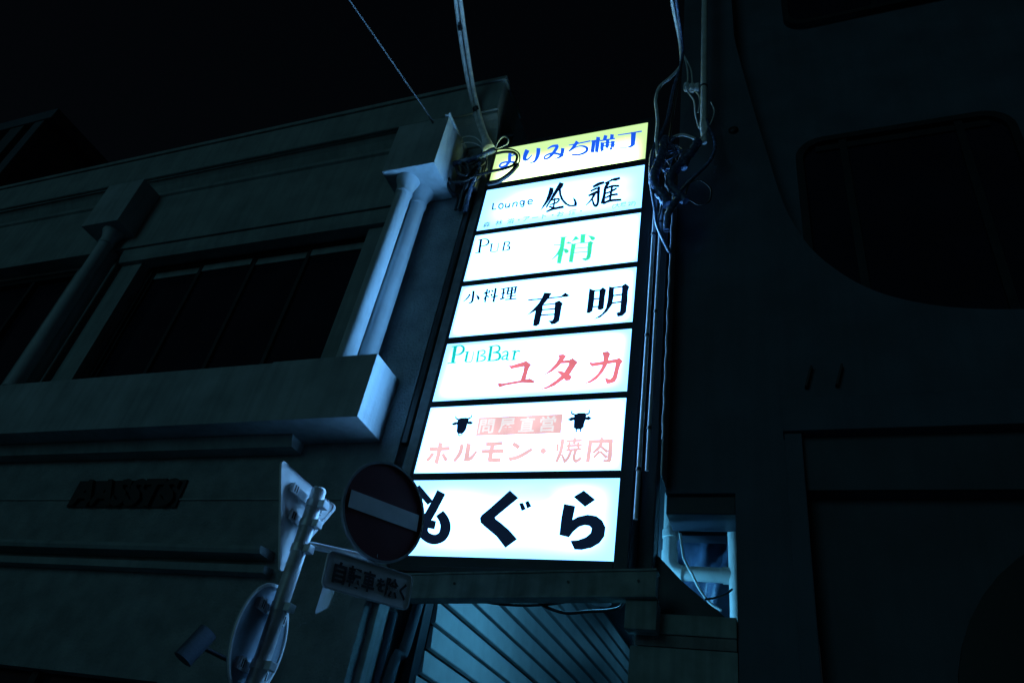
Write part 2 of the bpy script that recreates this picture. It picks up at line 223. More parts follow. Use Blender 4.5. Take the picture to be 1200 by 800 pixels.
 'brush_kanji_elegant':[(1,[1269,7591,1285,7598,1297,7603,1308,7608,1319,7612,1330,7615,1340,7620,1351,7624,1361,7627,1373,7631,1388,7635,1376,7679,1360,7676,1348,7675,1336,7674,1324,7672,1312,7669,1300,7662,1288,7654,1278,7646,1267,7638,1254,7628]),(1,[1230,7465,1245,7470,1257,7474,1268,7477,1280,7481,1292,7485,1303,7490,1314,7496,1325,7502,1336,7509,1351,7517,1336,7555,1321,7549,1310,7544,1299,7539,1287,7534,1276,7529,1265,7523,1255,7517,1244,7510,1233,7504,1218,7496]),(1,[1310,7610,1312,7575,1314,7544,1315,7514,1317,7485,1319,7458,1321,7434,1323,7413,1324,7393,1325,7377,1326,7364,1324,7351,1322,7342,1319,7333,1317,7329,1317,7329,1319,7328,1319,7328,1316,7331,1312,7338,1307,7346,1303,7357,1297,7373,1291,7392,1285,7410,1278,7433,1263,7431,1268,7409,1272,7388,1276,7369,1280,7350,1286,7333,1292,7319,1299,7307,1308,7296,1319,7289,1331,7288,1339,7295,1346,7305,1350,7317,1353,7332,1354,7348,1356,7366,1355,7385,1354,7405,1353,7427,1351,7450,1350,7475,1349,7504,1347,7534,1346,7565,1345,7600]),(1,[1280,7519,1275,7498,1270,7480,1266,7462,1261,7445,1255,7428,1248,7412,1239,7395,1230,7378,1220,7362,1207,7342,1216,7331,1229,7348,1241,7362,1253,7376,1264,7390,1276,7405,1284,7422,1291,7439,1297,7455,1302,7472,1309,7492]),(1,[1249,7534,1319,7565,1304,7600,1237,7562]),(1,[1418,7665,1410,7645,1403,7630,1397,7614,1391,7596,1386,7575,1384,7553,1382,7530,1383,7506,1383,7483,1383,7461,1380,7437,1378,7412,1374,7386,1371,7360,1369,7331,1414,7308,1415,7339,1415,7366,1414,7393,1415,7420,1415,7446,1416,7471,1416,7495,1416,7515,1416,7535,1418,7553,1422,7568,1427,7582,1434,7597,1441,7612,1448,7631]),(1,[1455,7661,1468,7658,1476,7655,1485,7652,1494,7649,1504,7647,1513,7649,1523,7653,1532,7656,1542,7659,1555,7664,1546,7702,1532,7701,1521,7701,1511,7701,1501,7701,1492,7702,1484,7699,1477,7697,1469,7695,1462,7693,1451,7691]),(1,[1394,7622,1476,7658,1463,7692,1384,7648]),(1,[1461,7590,1453,7361,1479,7350,1486,7579]),(1,[1398,7533,1417,7538,1433,7544,1448,7549,1463,7553,1478,7554,1492,7554,1505,7552,1520,7548,1534,7544,1553,7540,1551,7577,1533,7581,1518,7585,1503,7589,1486,7592,1470,7592,1453,7589,1438,7583,1422,7576,1407,7569,1388,7562]),(1,[1412,7460,1428,7464,1440,7467,1452,7470,1464,7474,1476,7478,1489,7484,1499,7491,1509,7499,1519,7506,1533,7516,1520,7545,1505,7536,1495,7529,1485,7522,1475,7515,1466,7509,1455,7504,1443,7500,1432,7495,1420,7491,1404,7486]),(1,[1419,7394,1435,7400,1445,7405,1457,7410,1469,7414,1480,7417,1492,7419,1505,7419,1518,7418,1531,7417,1549,7417,1542,7454,1525,7454,1511,7454,1498,7454,1484,7454,1471,7451,1458,7447,1447,7441,1435,7434,1423,7427,1409,7419]),(1,[1408,7307,1423,7314,1435,7320,1446,7325,1458,7329,1473,7331,1492,7332,1514,7331,1538,7328,1563,7326,1591,7323,1587,7359,1560,7363,1535,7367,1510,7371,1485,7373,1464,7373,1447,7370,1432,7364,1421,7357,1410,7350,1394,7342])],
 'pub_word_0':[(1,[68,7049,83,6850,113,6840,98,7039]),(1,[53,7034,101,7034,97,7049,49,7048]),(1,[54,6841,120,6838,115,6855,51,6854]),(1,[89,7036,99,7036,107,7036,115,7035,122,7035,128,7033,136,7030,144,7026,151,7022,157,7017,160,7014,164,7009,166,7005,167,7001,168,6997,168,6993,169,6989,170,6982,169,6976,167,6970,165,6965,161,6960,154,6957,146,6953,139,6949,130,6945,125,6945,118,6945,112,6945,105,6945,95,6945,98,6932,109,6931,115,6931,122,6931,129,6931,137,6933,144,6933,155,6934,164,6936,173,6940,180,6945,186,6951,190,6960,192,6968,194,6977,194,6986,192,6997,188,7006,182,7015,175,7024,169,7030,161,7036,152,7041,144,7044,135,7047,127,7049,119,7050,111,7050,103,7050,96,7049,84,7049])],
 'pub_word_1':[(1,[213,6959,221,6846,241,6838,233,6951]),(1,[207,6946,239,6945,236,6959,202,6959]),(1,[227,6840,235,6835,239,6833,246,6830,251,6828,258,6826,265,6825,272,6824,279,6824,286,6824,292,6825,297,6826,301,6826,306,6828,310,6834,313,6844,312,6858,313,6878,312,6901,309,6923,310,6951,299,6954,301,6928,301,6904,302,6881,304,6863,302,6847,301,6840,300,6837,298,6837,294,6837,289,6837,283,6836,276,6835,269,6835,262,6836,255,6837,251,6839,246,6841,242,6844,235,6846,227,6851])],
 'pub_word_2':[(1,[362,6962,362,6835,382,6827,383,6952]),(1,[358,6827,424,6821,421,6832,355,6839]),(1,[373,6947,385,6947,394,6947,403,6947,410,6946,416,6944,417,6941,419,6938,419,6935,420,6931,420,6928,420,6924,418,6919,414,6913,409,6906,402,6897,411,6887,418,6894,424,6899,429,6903,435,6909,438,6916,439,6926,436,6936,432,6946,425,6954,416,6960,409,6962,399,6962,390,6961,381,6960,367,6958]),(1,[406,6891,413,6884,420,6879,425,6875,427,6872,428,6869,429,6866,430,6863,430,6857,431,6852,430,6850,430,6847,426,6843,421,6840,415,6837,407,6833,413,6820,423,6823,430,6824,436,6825,442,6827,449,6831,451,6840,452,6850,450,6859,448,6870,443,6879,436,6887,429,6892,421,6895,416,6898,406,6903])],
 'kozue_kanji':[(1,[994,6920,995,6889,996,6859,997,6830,997,6802,998,6778,997,6757,996,6740,995,6724,994,6706,993,6686,993,6662,993,6637,994,6612,994,6586,995,6558,1038,6542,1039,6569,1040,6594,1041,6619,1042,6642,1044,6664,1044,6684,1045,6701,1046,6718,1046,6737,1046,6759,1046,6785,1045,6813,1044,6842,1044,6872,1043,6904]),(1,[987,6908,1057,6899,1055,6911,985,6920]),(1,[929,6807,1000,6798,998,6810,927,6819]),(0,[1043,6815,1065,6822,1080,6838,1116,6816,1114,6800]),(1,[995,6754,991,6739,987,6725,984,6713,980,6700,975,6687,970,6674,961,6660,953,6646,946,6632,936,6616,941,6609,952,6623,964,6634,974,6645,983,6656,993,6668,1001,6679,1007,6691,1013,6702,1018,6713,1025,6727]),(0,[1042,6747,1075,6738,1102,6712,1101,6683,1076,6673,1055,6696]),(1,[1202,6918,1209,6798,1259,6785,1253,6905]),(1,[1202,6907,1267,6899,1265,6911,1200,6919]),(0,[1143,6899,1164,6895,1195,6850,1160,6846,1112,6827,1130,6857]),(0,[1279,6886,1326,6872,1355,6850,1365,6827,1340,6804,1320,6818,1302,6854]),(1,[1118,6804,1118,6776,1118,6751,1118,6725,1118,6700,1118,6675,1118,6651,1118,6627,1118,6603,1118,6579,1118,6552,1162,6537,1162,6563,1162,6586,1163,6610,1163,6634,1163,6658,1164,6683,1164,6707,1165,6732,1166,6758,1166,6786]),(1,[1152,6787,1165,6787,1175,6787,1186,6787,1197,6787,1210,6786,1227,6786,1246,6785,1264,6783,1284,6782,1306,6781,1304,6793,1283,6794,1263,6795,1243,6796,1224,6797,1209,6798,1194,6798,1182,6798,1172,6798,1161,6798,1147,6798]),(0,[1290,6786,1316,6805,1351,6772,1340,6755,1341,6657,1339,6577,1328,6552,1292,6538,1263,6557,1250,6580,1290,6576,1297,6612,1293,6711]),(1,[1162,6720,1299,6714,1296,6726,1160,6731]),(1,[1160,6662,1300,6654,1298,6666,1158,6674])],
 'small_dishes_kanji_0':[(1,[130,6314,133,6291,136,6270,138,6250,140,6232,142,6216,143,6203,144,6193,144,6186,144,6179,143,6175,142,6170,139,6165,133,6161,128,6157,119,6152,126,6138,137,6142,144,6144,151,6145,158,6149,165,6155,168,6164,171,6173,171,6184,170,6195,170,6208,168,6224,166,6243,164,6263,161,6284,158,6307]),(1,[103,6277,99,6264,96,6253,93,6244,90,6236,86,6227,81,6219,75,6210,70,6201,64,6193,55,6181,62,6172,72,6182,79,6189,88,6196,95,6204,101,6212,107,6220,111,6230,115,6239,119,6246,124,6259]),(0,[179,6262,219,6228,237,6199,230,6176,212,6184,197,6220])],
 'small_dishes_kanji_1':[(1,[284,6317,291,6142,312,6136,305,6311]),(1,[265,6249,340,6258,333,6271,261,6262]),(1,[267,6271,284,6245,295,6252,283,6279]),(1,[323,6299,309,6276,326,6262,336,6290]),(1,[304,6221,325,6191,338,6205,313,6231]),(1,[290,6233,278,6180,287,6172,306,6221]),(1,[340,6286,361,6257,374,6274,349,6297]),(1,[342,6233,362,6203,376,6220,351,6244]),(1,[375,6316,383,6131,408,6124,401,6308]),(1,[362,6184,432,6193,426,6212,356,6199])],
 'small_dishes_kanji_2':[(1,[446,6283,498,6287,494,6301,442,6297]),(1,[456,6224,506,6226,502,6241,452,6237]),(1,[461,6148,510,6159,505,6176,454,6170]),(1,[466,6299,475,6164,496,6157,489,6293]),(1,[515,6306,516,6213,539,6204,538,6297]),(1,[553,6306,561,6140,586,6134,578,6299]),(1,[594,6308,594,6219,617,6210,617,6299]),(1,[495,6289,623,6291,619,6306,492,6303]),(1,[521,6249,614,6251,611,6264,518,6262]),(1,[525,6206,614,6212,610,6225,521,6221]),(1,[526,6175,626,6178,623,6192,522,6189]),(1,[519,6135,639,6134,635,6151,515,6152])],
 'ariake_kanji_0':[(1,[761,6101,791,6099,816,6099,842,6099,869,6098,901,6098,937,6097,977,6097,1019,6098,1062,6099,1106,6098,1103,6117,1057,6116,1015,6117,973,6116,933,6116,896,6115,865,6117,837,6116,812,6118,787,6118,758,6119]),(0,[1079,6105,1129,6155,1184,6111,1151,6099]),(0,[915,6185,995,6166,970,6102,923,6025,862,5966,775,5915,827,5980,875,6052,899,6119]),(0,[924,6037,929,5961,924,5857,923,5797,894,5773,858,5784,856,5840,857,5933,860,6000]),(0,[1041,6048,1082,6063,1123,6023,1116,5985,1115,5881,1113,5811,1082,5784,1041,5777,1022,5806,1002,5828,1044,5826,1053,5853,1049,5946]),(1,[916,6020,1060,6021,1055,6037,911,6036]),(1,[912,5959,1059,5956,1056,5975,907,5975]),(1,[911,5894,1062,5890,1059,5907,908,5912])],
 'ariake_kanji_1':[(0,[1364,6177,1422,6143,1426,6006,1422,5895,1393,5872,1366,5879,1366,5954,1365,6071]),(0,[1466,6143,1495,6176,1531,6136,1525,6063,1526,5911,1499,5897,1467,5910,1469,6011]),(1,[1407,6132,1486,6130,1483,6148,1404,6150]),(1,[1407,6033,1484,6027,1482,6045,1405,6050]),(1,[1409,5938,1485,5932,1483,5949,1406,5955]),(0,[1554,6175,1605,6154,1608,6040,1602,5948,1563,5873,1505,5810,1442,5794,1513,5850,1546,5911,1555,6011]),(0,[1678,6165,1709,6190,1749,6145,1739,6093,1742,5966,1738,5842,1707,5803,1663,5799,1647,5846,1680,5857,1680,5961,1681,6088]),(1,[1590,6142,1696,6146,1693,6165,1587,6161]),(1,[1594,6046,1697,6050,1694,6069,1591,6064]),(1,[1592,5956,1696,5962,1693,5981,1589,5975])],
 'pub_bar_word_0':[(1,[76,5623,90,5420,129,5410,115,5613]),(1,[60,5607,119,5610,114,5623,55,5620]),(1,[58,5412,145,5413,139,5429,55,5423]),(1,[106,5612,117,5613,126,5613,135,5614,143,5613,150,5611,158,5606,164,5600,171,5594,174,5589,176,5584,178,5580,179,5573,179,5567,178,5559,177,5553,176,5547,172,5541,166,5534,160,5528,154,5524,148,5521,141,5520,132,5519,125,5519,113,5518,116,5507,127,5506,137,5505,146,5504,156,5504,164,5505,173,5508,182,5513,190,5518,197,5526,204,5534,207,5544,208,5555,207,5568,205,5580,200,5593,192,5603,181,5612,171,5619,160,5623,150,5627,141,5628,130,5628,121,5626,112,5625,101,5623])],
 'pub_bar_word_1':[(1,[226,5545,229,5427,255,5420,252,5536]),(1,[216,5531,262,5533,259,5544,213,5542]),(1,[239,5418,246,5415,253,5413,260,5410,266,5408,272,5407,280,5407,286,5408,292,5409,298,5411,302,5414,306,5418,308,5423,309,5428,310,5435,311,5445,311,5458,311,5475,311,5495,310,5513,310,5533,302,5537,302,5517,302,5496,302,5479,302,5462,301,5448,301,5439,301,5432,300,5428,298,5426,297,5423,293,5420,288,5418,282,5417,276,5416,271,5416,266,5417,260,5419,254,5422,249,5425,239,5428])],
 'pub_bar_word_2':[(1,[343,5543,352,5412,373,5409,364,5538]),(1,[350,5407,413,5410,409,5420,346,5417]),(1,[356,5533,371,5533,384,5533,396,5532,405,5531,411,5529,411,5527,413,5524,414,5519,414,5515,412,5510,410,5506,404,5501,396,5495,387,5489,377,5483,382,5474,393,5479,402,5483,412,5487,420,5491,427,5498,430,5506,430,5517,428,5526,423,5536,413,5543,403,5546,391,5546,380,5544,367,5543,354,5542]),(1,[380,5475,393,5471,404,5467,415,5462,424,5458,427,5454,428,5453,429,5450,429,5446,428,5441,427,5438,424,5433,418,5430,411,5426,403,5422,394,5417,399,5407,409,5410,418,5412,427,5414,435,5416,441,5421,446,5429,448,5438,447,5448,445,5459,437,5470,426,5475,415,5478,404,5480,392,5482,380,5485])],
 'pub_bar_word_3':[(1,[460,5588,469,5415,499,5408,491,5580]),(1,[448,5572,500,5577,497,5588,445,5583]),(1,[468,5405,531,5407,528,5420,463,5417]),(1,[487,5578,499,5577,509,5578,520,5578,528,5577,535,5574,541,5571,546,5566,550,5561,551,5557,552,5554,554,5549,554,5543,554,5536,552,5529,550,5525,544,5521,535,5517,524,5514,512,5512,499,5509,503,5498,517,5499,530,5499,542,5499,554,5501,564,5505,571,5514,575,5524,577,5534,577,5546,575,5557,570,5567,562,5577,554,5583,544,5588,535,5591,526,5593,515,5592,507,5591,497,5590,484,5589]),(1,[502,5498,516,5495,530,5493,542,5490,553,5487,561,5483,564,5479,566,5475,568,5469,569,5465,570,5459,571,5454,572,5450,571,5444,570,5439,568,5436,562,5431,553,5427,542,5423,530,5419,516,5413,521,5404,535,5405,549,5406,562,5406,574,5408,584,5412,593,5420,597,5428,600,5438,600,5449,600,5458,596,5467,591,5478,584,5488,575,5497,564,5503,552,5507,540,5508,528,5508,515,5508,501,5509])],
 'pub_bar_word_4':[(1,[604,5485,612,5490,618,5494,624,5498,630,5500,633,5500,638,5499,642,5497,644,5494,645,5492,647,5488,648,5479,648,5464,647,5448,647,5432,649,5418,657,5406,666,5402,672,5403,678,5405,683,5404,683,5415,674,5417,670,5418,666,5419,667,5420,668,5419,667,5426,667,5441,668,5457,668,5473,666,5488,661,5500,653,5509,644,5514,637,5516,631,5516,623,5515,616,5512,610,5508,604,5503,596,5499]),(1,[653,5474,643,5470,634,5467,625,5464,617,5460,611,5456,605,5448,603,5440,601,5432,603,5422,610,5411,620,5409,630,5409,639,5411,649,5412,660,5413,657,5424,645,5424,634,5424,625,5425,618,5426,617,5427,619,5424,619,5426,619,5431,621,5436,623,5440,627,5444,634,5449,642,5453,650,5457,660,5462])],
 'pub_bar_word_5':[(1,[713,5507,714,5407,737,5399,736,5501]),(1,[698,5493,735,5502,730,5515,692,5504]),(1,[734,5470,739,5477,741,5483,746,5489,748,5492,752,5494,756,5494,759,5493,764,5491,770,5488,778,5484,778,5504,770,5506,765,5508,758,5509,751,5510,745,5508,740,5504,735,5497,733,5491,729,5484,725,5477]),(1,[707,5399,750,5400,749,5411,706,5410])],
 'yutaka_katakana_0':[(0,[678,5357,714,5341,854,5381,911,5336,892,5298,858,5321,719,5301]),(0,[843,5343,902,5329,888,5266,880,5153,829,5151,843,5259]),(0,[616,5161,659,5149,830,5171,920,5185,975,5150,960,5130,855,5143,696,5124,643,5105,623,5130])],
 'yutaka_katakana_1':[(0,[1146,5423,1201,5427,1230,5403,1210,5359,1175,5299,1119,5242,1025,5198,1092,5260,1141,5329,1164,5388]),(0,[1188,5356,1260,5358,1292,5376,1346,5324,1331,5300,1290,5209,1235,5153,1159,5089,1090,5062,1008,5054,1095,5091,1169,5152,1224,5213,1263,5307,1263,5321,1184,5323]),(0,[1150,5253,1202,5244,1281,5204,1306,5177,1298,5137,1254,5134,1226,5174])],
 'yutaka_katakana_2':[(0,[1446,5320,1483,5310,1583,5320,1691,5335,1714,5346,1746,5303,1730,5274,1719,5216,1710,5134,1693,5093,1652,5079,1621,5079,1606,5124,1596,5149,1648,5125,1668,5150,1681,5243,1682,5292,1596,5281,1475,5267,1456,5292]),(0,[1554,5418,1605,5422,1631,5393,1620,5344,1610,5271,1580,5200,1531,5132,1483,5100,1415,5089,1478,5130,1532,5185,1565,5259,1573,5347])],
 'ox_head_a':[(0,[303,4796,328,4805,379,4806,409,4797,412,4766,405,4727,403,4688,393,4660,376,4643,337,4644,317,4665,311,4710,301,4758]),(0,[250,4750,281,4765,307,4765,313,4744,282,4732,263,4736]),(0,[397,4760,430,4769,460,4752,443,4734,413,4737]),(1,[312,4795,305,4799,298,4801,294,4803,290,4806,288,4807,287,4809,284,4811,283,4815,281,4819,278,4828,268,4825,270,4819,271,4814,272,4810,275,4804,279,4798,285,4793,290,4790,297,4787,301,4784,309,4781]),(1,[399,4785,408,4788,414,4790,420,4792,426,4796,431,4799,434,4805,434,4811,434,4817,433,4821,433,4829,423,4832,422,4824,422,4818,422,4815,421,4811,420,4810,417,4807,413,4807,408,4805,401,4803,393,4800]),(1,[333,4653,337,4629,348,4629,343,4650]),(1,[369,4652,370,4629,381,4626,380,4649]),(1,[344,4624,349,4622,351,4621,353,4620,355,4619,357,4618,360,4619,363,4620,365,4621,365,4621,369,4624,364,4633,361,4632,358,4632,356,4631,356,4632,356,4632,354,4632,353,4632,351,4632,349,4632,344,4634])],
 'ox_head_b':[(0,[1370,4790,1409,4803,1459,4802,1478,4789,1476,4742,1466,4702,1466,4667,1445,4644,1403,4645,1380,4663,1377,4712]),(0,[1317,4743,1345,4763,1379,4766,1381,4740,1349,4727]),(0,[1469,4754,1498,4768,1527,4745,1502,4729,1476,4734]),(1,[1379,4795,1371,4798,1363,4801,1359,4803,1354,4805,1353,4806,1353,4807,1352,4809,1352,4814,1352,4820,1353,4828,1343,4831,1342,4824,1341,4818,1340,4813,1340,4806,1343,4797,1349,4792,1355,4788,1362,4786,1367,4783,1376,4780]),(1,[1471,4776,1480,4779,1486,4780,1492,4782,1498,4785,1503,4790,1505,4798,1505,4806,1504,4813,1503,4820,1502,4829,1492,4829,1492,4820,1493,4813,1493,4807,1492,4802,1492,4800,1489,4799,1486,4797,1481,4796,1475,4794,1466,4791]),(1,[1399,4653,1402,4620,1414,4620,1410,4653]),(1,[1436,4652,1437,4621,1449,4620,1448,4651])],
 'horumon_katakana_0':[(1,[95,4478,297,4480,286,4522,83,4520]),(1,[164,4568,166,4538,168,4511,169,4484,171,4459,171,4438,171,4420,170,4405,170,4392,168,4379,168,4362,212,4348,213,4365,214,4378,215,4392,215,4408,215,4426,215,4449,215,4474,213,4500,212,4528,211,4557]),(1,[123,4472,83,4390,111,4371,159,4447]),(1,[218,4443,271,4371,301,4391,243,4460])],
 'horumon_katakana_1':[(1,[379,4545,378,4524,379,4507,378,4491,377,4475,375,4461,371,4447,365,4432,359,4417,351,4402,342,4383,372,4363,382,4380,391,4394,400,4409,408,4425,415,4443,418,4461,419,4479,419,4496,419,4513,420,4533]),(1,[437,4550,445,4377,492,4367,484,4540]),(1,[466,4370,478,4372,488,4373,500,4375,513,4379,525,4387,533,4400,540,4414,545,4429,551,4444,558,4461,539,4476,529,4460,520,4447,512,4435,503,4425,495,4419,489,4416,483,4414,474,4413,464,4412,450,4409])],
 'horumon_katakana_2':[(1,[625,4512,776,4516,767,4555,615,4551]),(1,[599,4442,802,4442,793,4482,590,4482]),(1,[662,4542,663,4378,705,4368,705,4531]),(1,[673,4358,788,4359,779,4400,663,4399])],
 'grill_meat_words_0':[(1,[858,4516,922,4472,938,4509,872,4549]),(1,[862,4363,880,4367,894,4370,909,4373,923,4377,938,4382,951,4388,964,4394,976,4402,988,4409,999,4416,1011,4425,1021,4433,1032,4442,1044,4451,1055,4460,1037,4488,1022,4478,1012,4471,1000,4463,989,4456,977,4449,966,4442,955,4435,943,4429,931,4423,919,4418,907,4414,894,4411,880,4408,865,4405,848,4402])],
 'grill_meat_words_1':[(0,[1173,4452,1171,4438,1162,4428,1150,4424,1136,4429,1125,4439,1119,4453,1122,4467,1130,4477,1143,4481,1156,4477,1167,4466])],
 'grill_meat_words_2':[(1,[1250,4519,1254,4448,1278,4445,1274,4516]),(1,[1283,4565,1283,4540,1283,4518,1283,4496,1282,4476,1281,4456,1278,4435,1273,4415,1268,4394,1263,4373,1257,4350,1283,4339,1289,4361,1296,4381,1302,4402,1308,4423,1313,4445,1315,4467,1317,4490,1317,4513,1317,4535,1319,4558]),(1,[1299,4414,1335,4335,1361,4348,1316,4422]),(1,[1334,4528,1468,4529,1465,4553,1330,4551]),(1,[1390,4572,1387,4511,1416,4505,1418,4566]),(1,[1338,4481,1473,4485,1469,4508,1334,4505]),(1,[1351,4530,1348,4457,1371,4452,1374,4525]),(1,[1422,4526,1432,4459,1455,4459,1446,4526]),(1,[1341,4442,1472,4449,1468,4473,1337,4465]),(1,[1371,4459,1367,4441,1363,4427,1359,4413,1356,4400,1351,4389,1347,4381,1343,4373,1337,4366,1332,4359,1325,4349,1342,4332,1350,4340,1357,4347,1363,4354,1370,4362,1377,4373,1382,4386,1386,4400,1390,4415,1393,4429,1398,4445]),(1,[1408,4462,1406,4445,1404,4430,1401,4414,1400,4398,1400,4384,1403,4371,1407,4359,1413,4348,1424,4339,1438,4335,1450,4340,1459,4347,1469,4356,1477,4365,1485,4375,1469,4395,1458,4386,1449,4378,1442,4372,1435,4368,1434,4368,1436,4367,1436,4368,1433,4371,1431,4378,1429,4384,1428,4394,1429,4405,1431,4420,1434,4435,1437,4453])],
 'grill_meat_words_3':[(1,[1519,4542,1513,4342,1549,4336,1555,4535]),(1,[1522,4511,1724,4510,1720,4545,1517,4545]),(1,[1683,4539,1685,4503,1686,4468,1687,4435,1687,4406,1687,4384,1686,4372,1685,4366,1684,4364,1682,4359,1678,4349,1711,4332,1714,4338,1717,4342,1720,4349,1723,4361,1725,4379,1725,4402,1724,4432,1723,4465,1722,4500,1721,4534]),(1,[1654,4341,1705,4335,1705,4359,1654,4366]),(1,[1613,4567,1612,4549,1611,4534,1611,4520,1609,4508,1605,4496,1600,4485,1591,4473,1581,4460,1570,4447,1559,4432,1576,4413,1589,4426,1601,4438,1614,4450,1625,4463,1634,4478,1640,4494,1642,4511,1644,4526,1644,4541,1647,4559]),(1,[1608,4480,1677,4415,1692,4440,1621,4498]),(1,[1610,4448,1567,4387,1582,4371,1632,4425]),(1,[1616,4428,1675,4365,1693,4388,1629,4445])],
 'mogura_hiragana_0':[(1,[262,4112,252,4076,243,4043,233,4010,224,3978,215,3949,206,3923,196,3898,186,3872,176,3847,171,3821,170,3796,172,3772,178,3749,188,3725,205,3701,227,3681,253,3666,279,3653,305,3645,330,3640,356,3640,379,3644,401,3651,420,3661,437,3675,449,3694,458,3713,462,3733,463,3752,463,3772,459,3792,453,3811,445,3829,436,3846,425,3861,412,3877,399,3892,386,3904,374,3915,360,3927,304,3881,317,3867,328,3855,337,3844,344,3836,350,3827,354,3817,360,3807,364,3798,366,3789,367,3781,368,3771,368,3759,367,3748,366,3740,363,3736,358,3732,351,3727,340,3723,330,3722,323,3722,313,3724,300,3729,285,3734,275,3741,270,3746,268,3749,264,3756,262,3767,260,3781,261,3795,264,3812,269,3832,278,3856,288,3882,298,3910,308,3940,317,3972,327,4004,337,4037,347,4072]),(1,[44,4119,207,3975,245,4013,82,4158]),(1,[172,3789,321,3765,319,3836,169,3862])],
 'mogura_hiragana_1':[(0,[912,4104,996,4037,826,3872,832,3859,884,3826,961,3770,1041,3696,956,3625,866,3716,740,3804,710,3828,697,3864,707,3891,765,3947]),(0,[1009,3990,1040,3997,1074,3942,1040,3926]),(0,[1057,4001,1084,4014,1117,3966,1083,3947])],
 'ra_hiragana':[(0,[1448,4046,1525,4100,1624,4021,1548,3962]),(0,[1378,3987,1472,3969,1462,3857,1501,3882,1575,3900,1644,3889,1692,3854,1721,3800,1719,3731,1686,3678,1630,3642,1559,3624,1502,3625,1463,3692,1521,3698,1578,3721,1612,3754,1617,3789,1598,3810,1561,3816,1519,3802,1479,3764,1450,3718,1372,3735,1371,3872])],
 'wholesale_box':[(0,[503,4801,1272,4800,1277,4615,508,4617])],
}
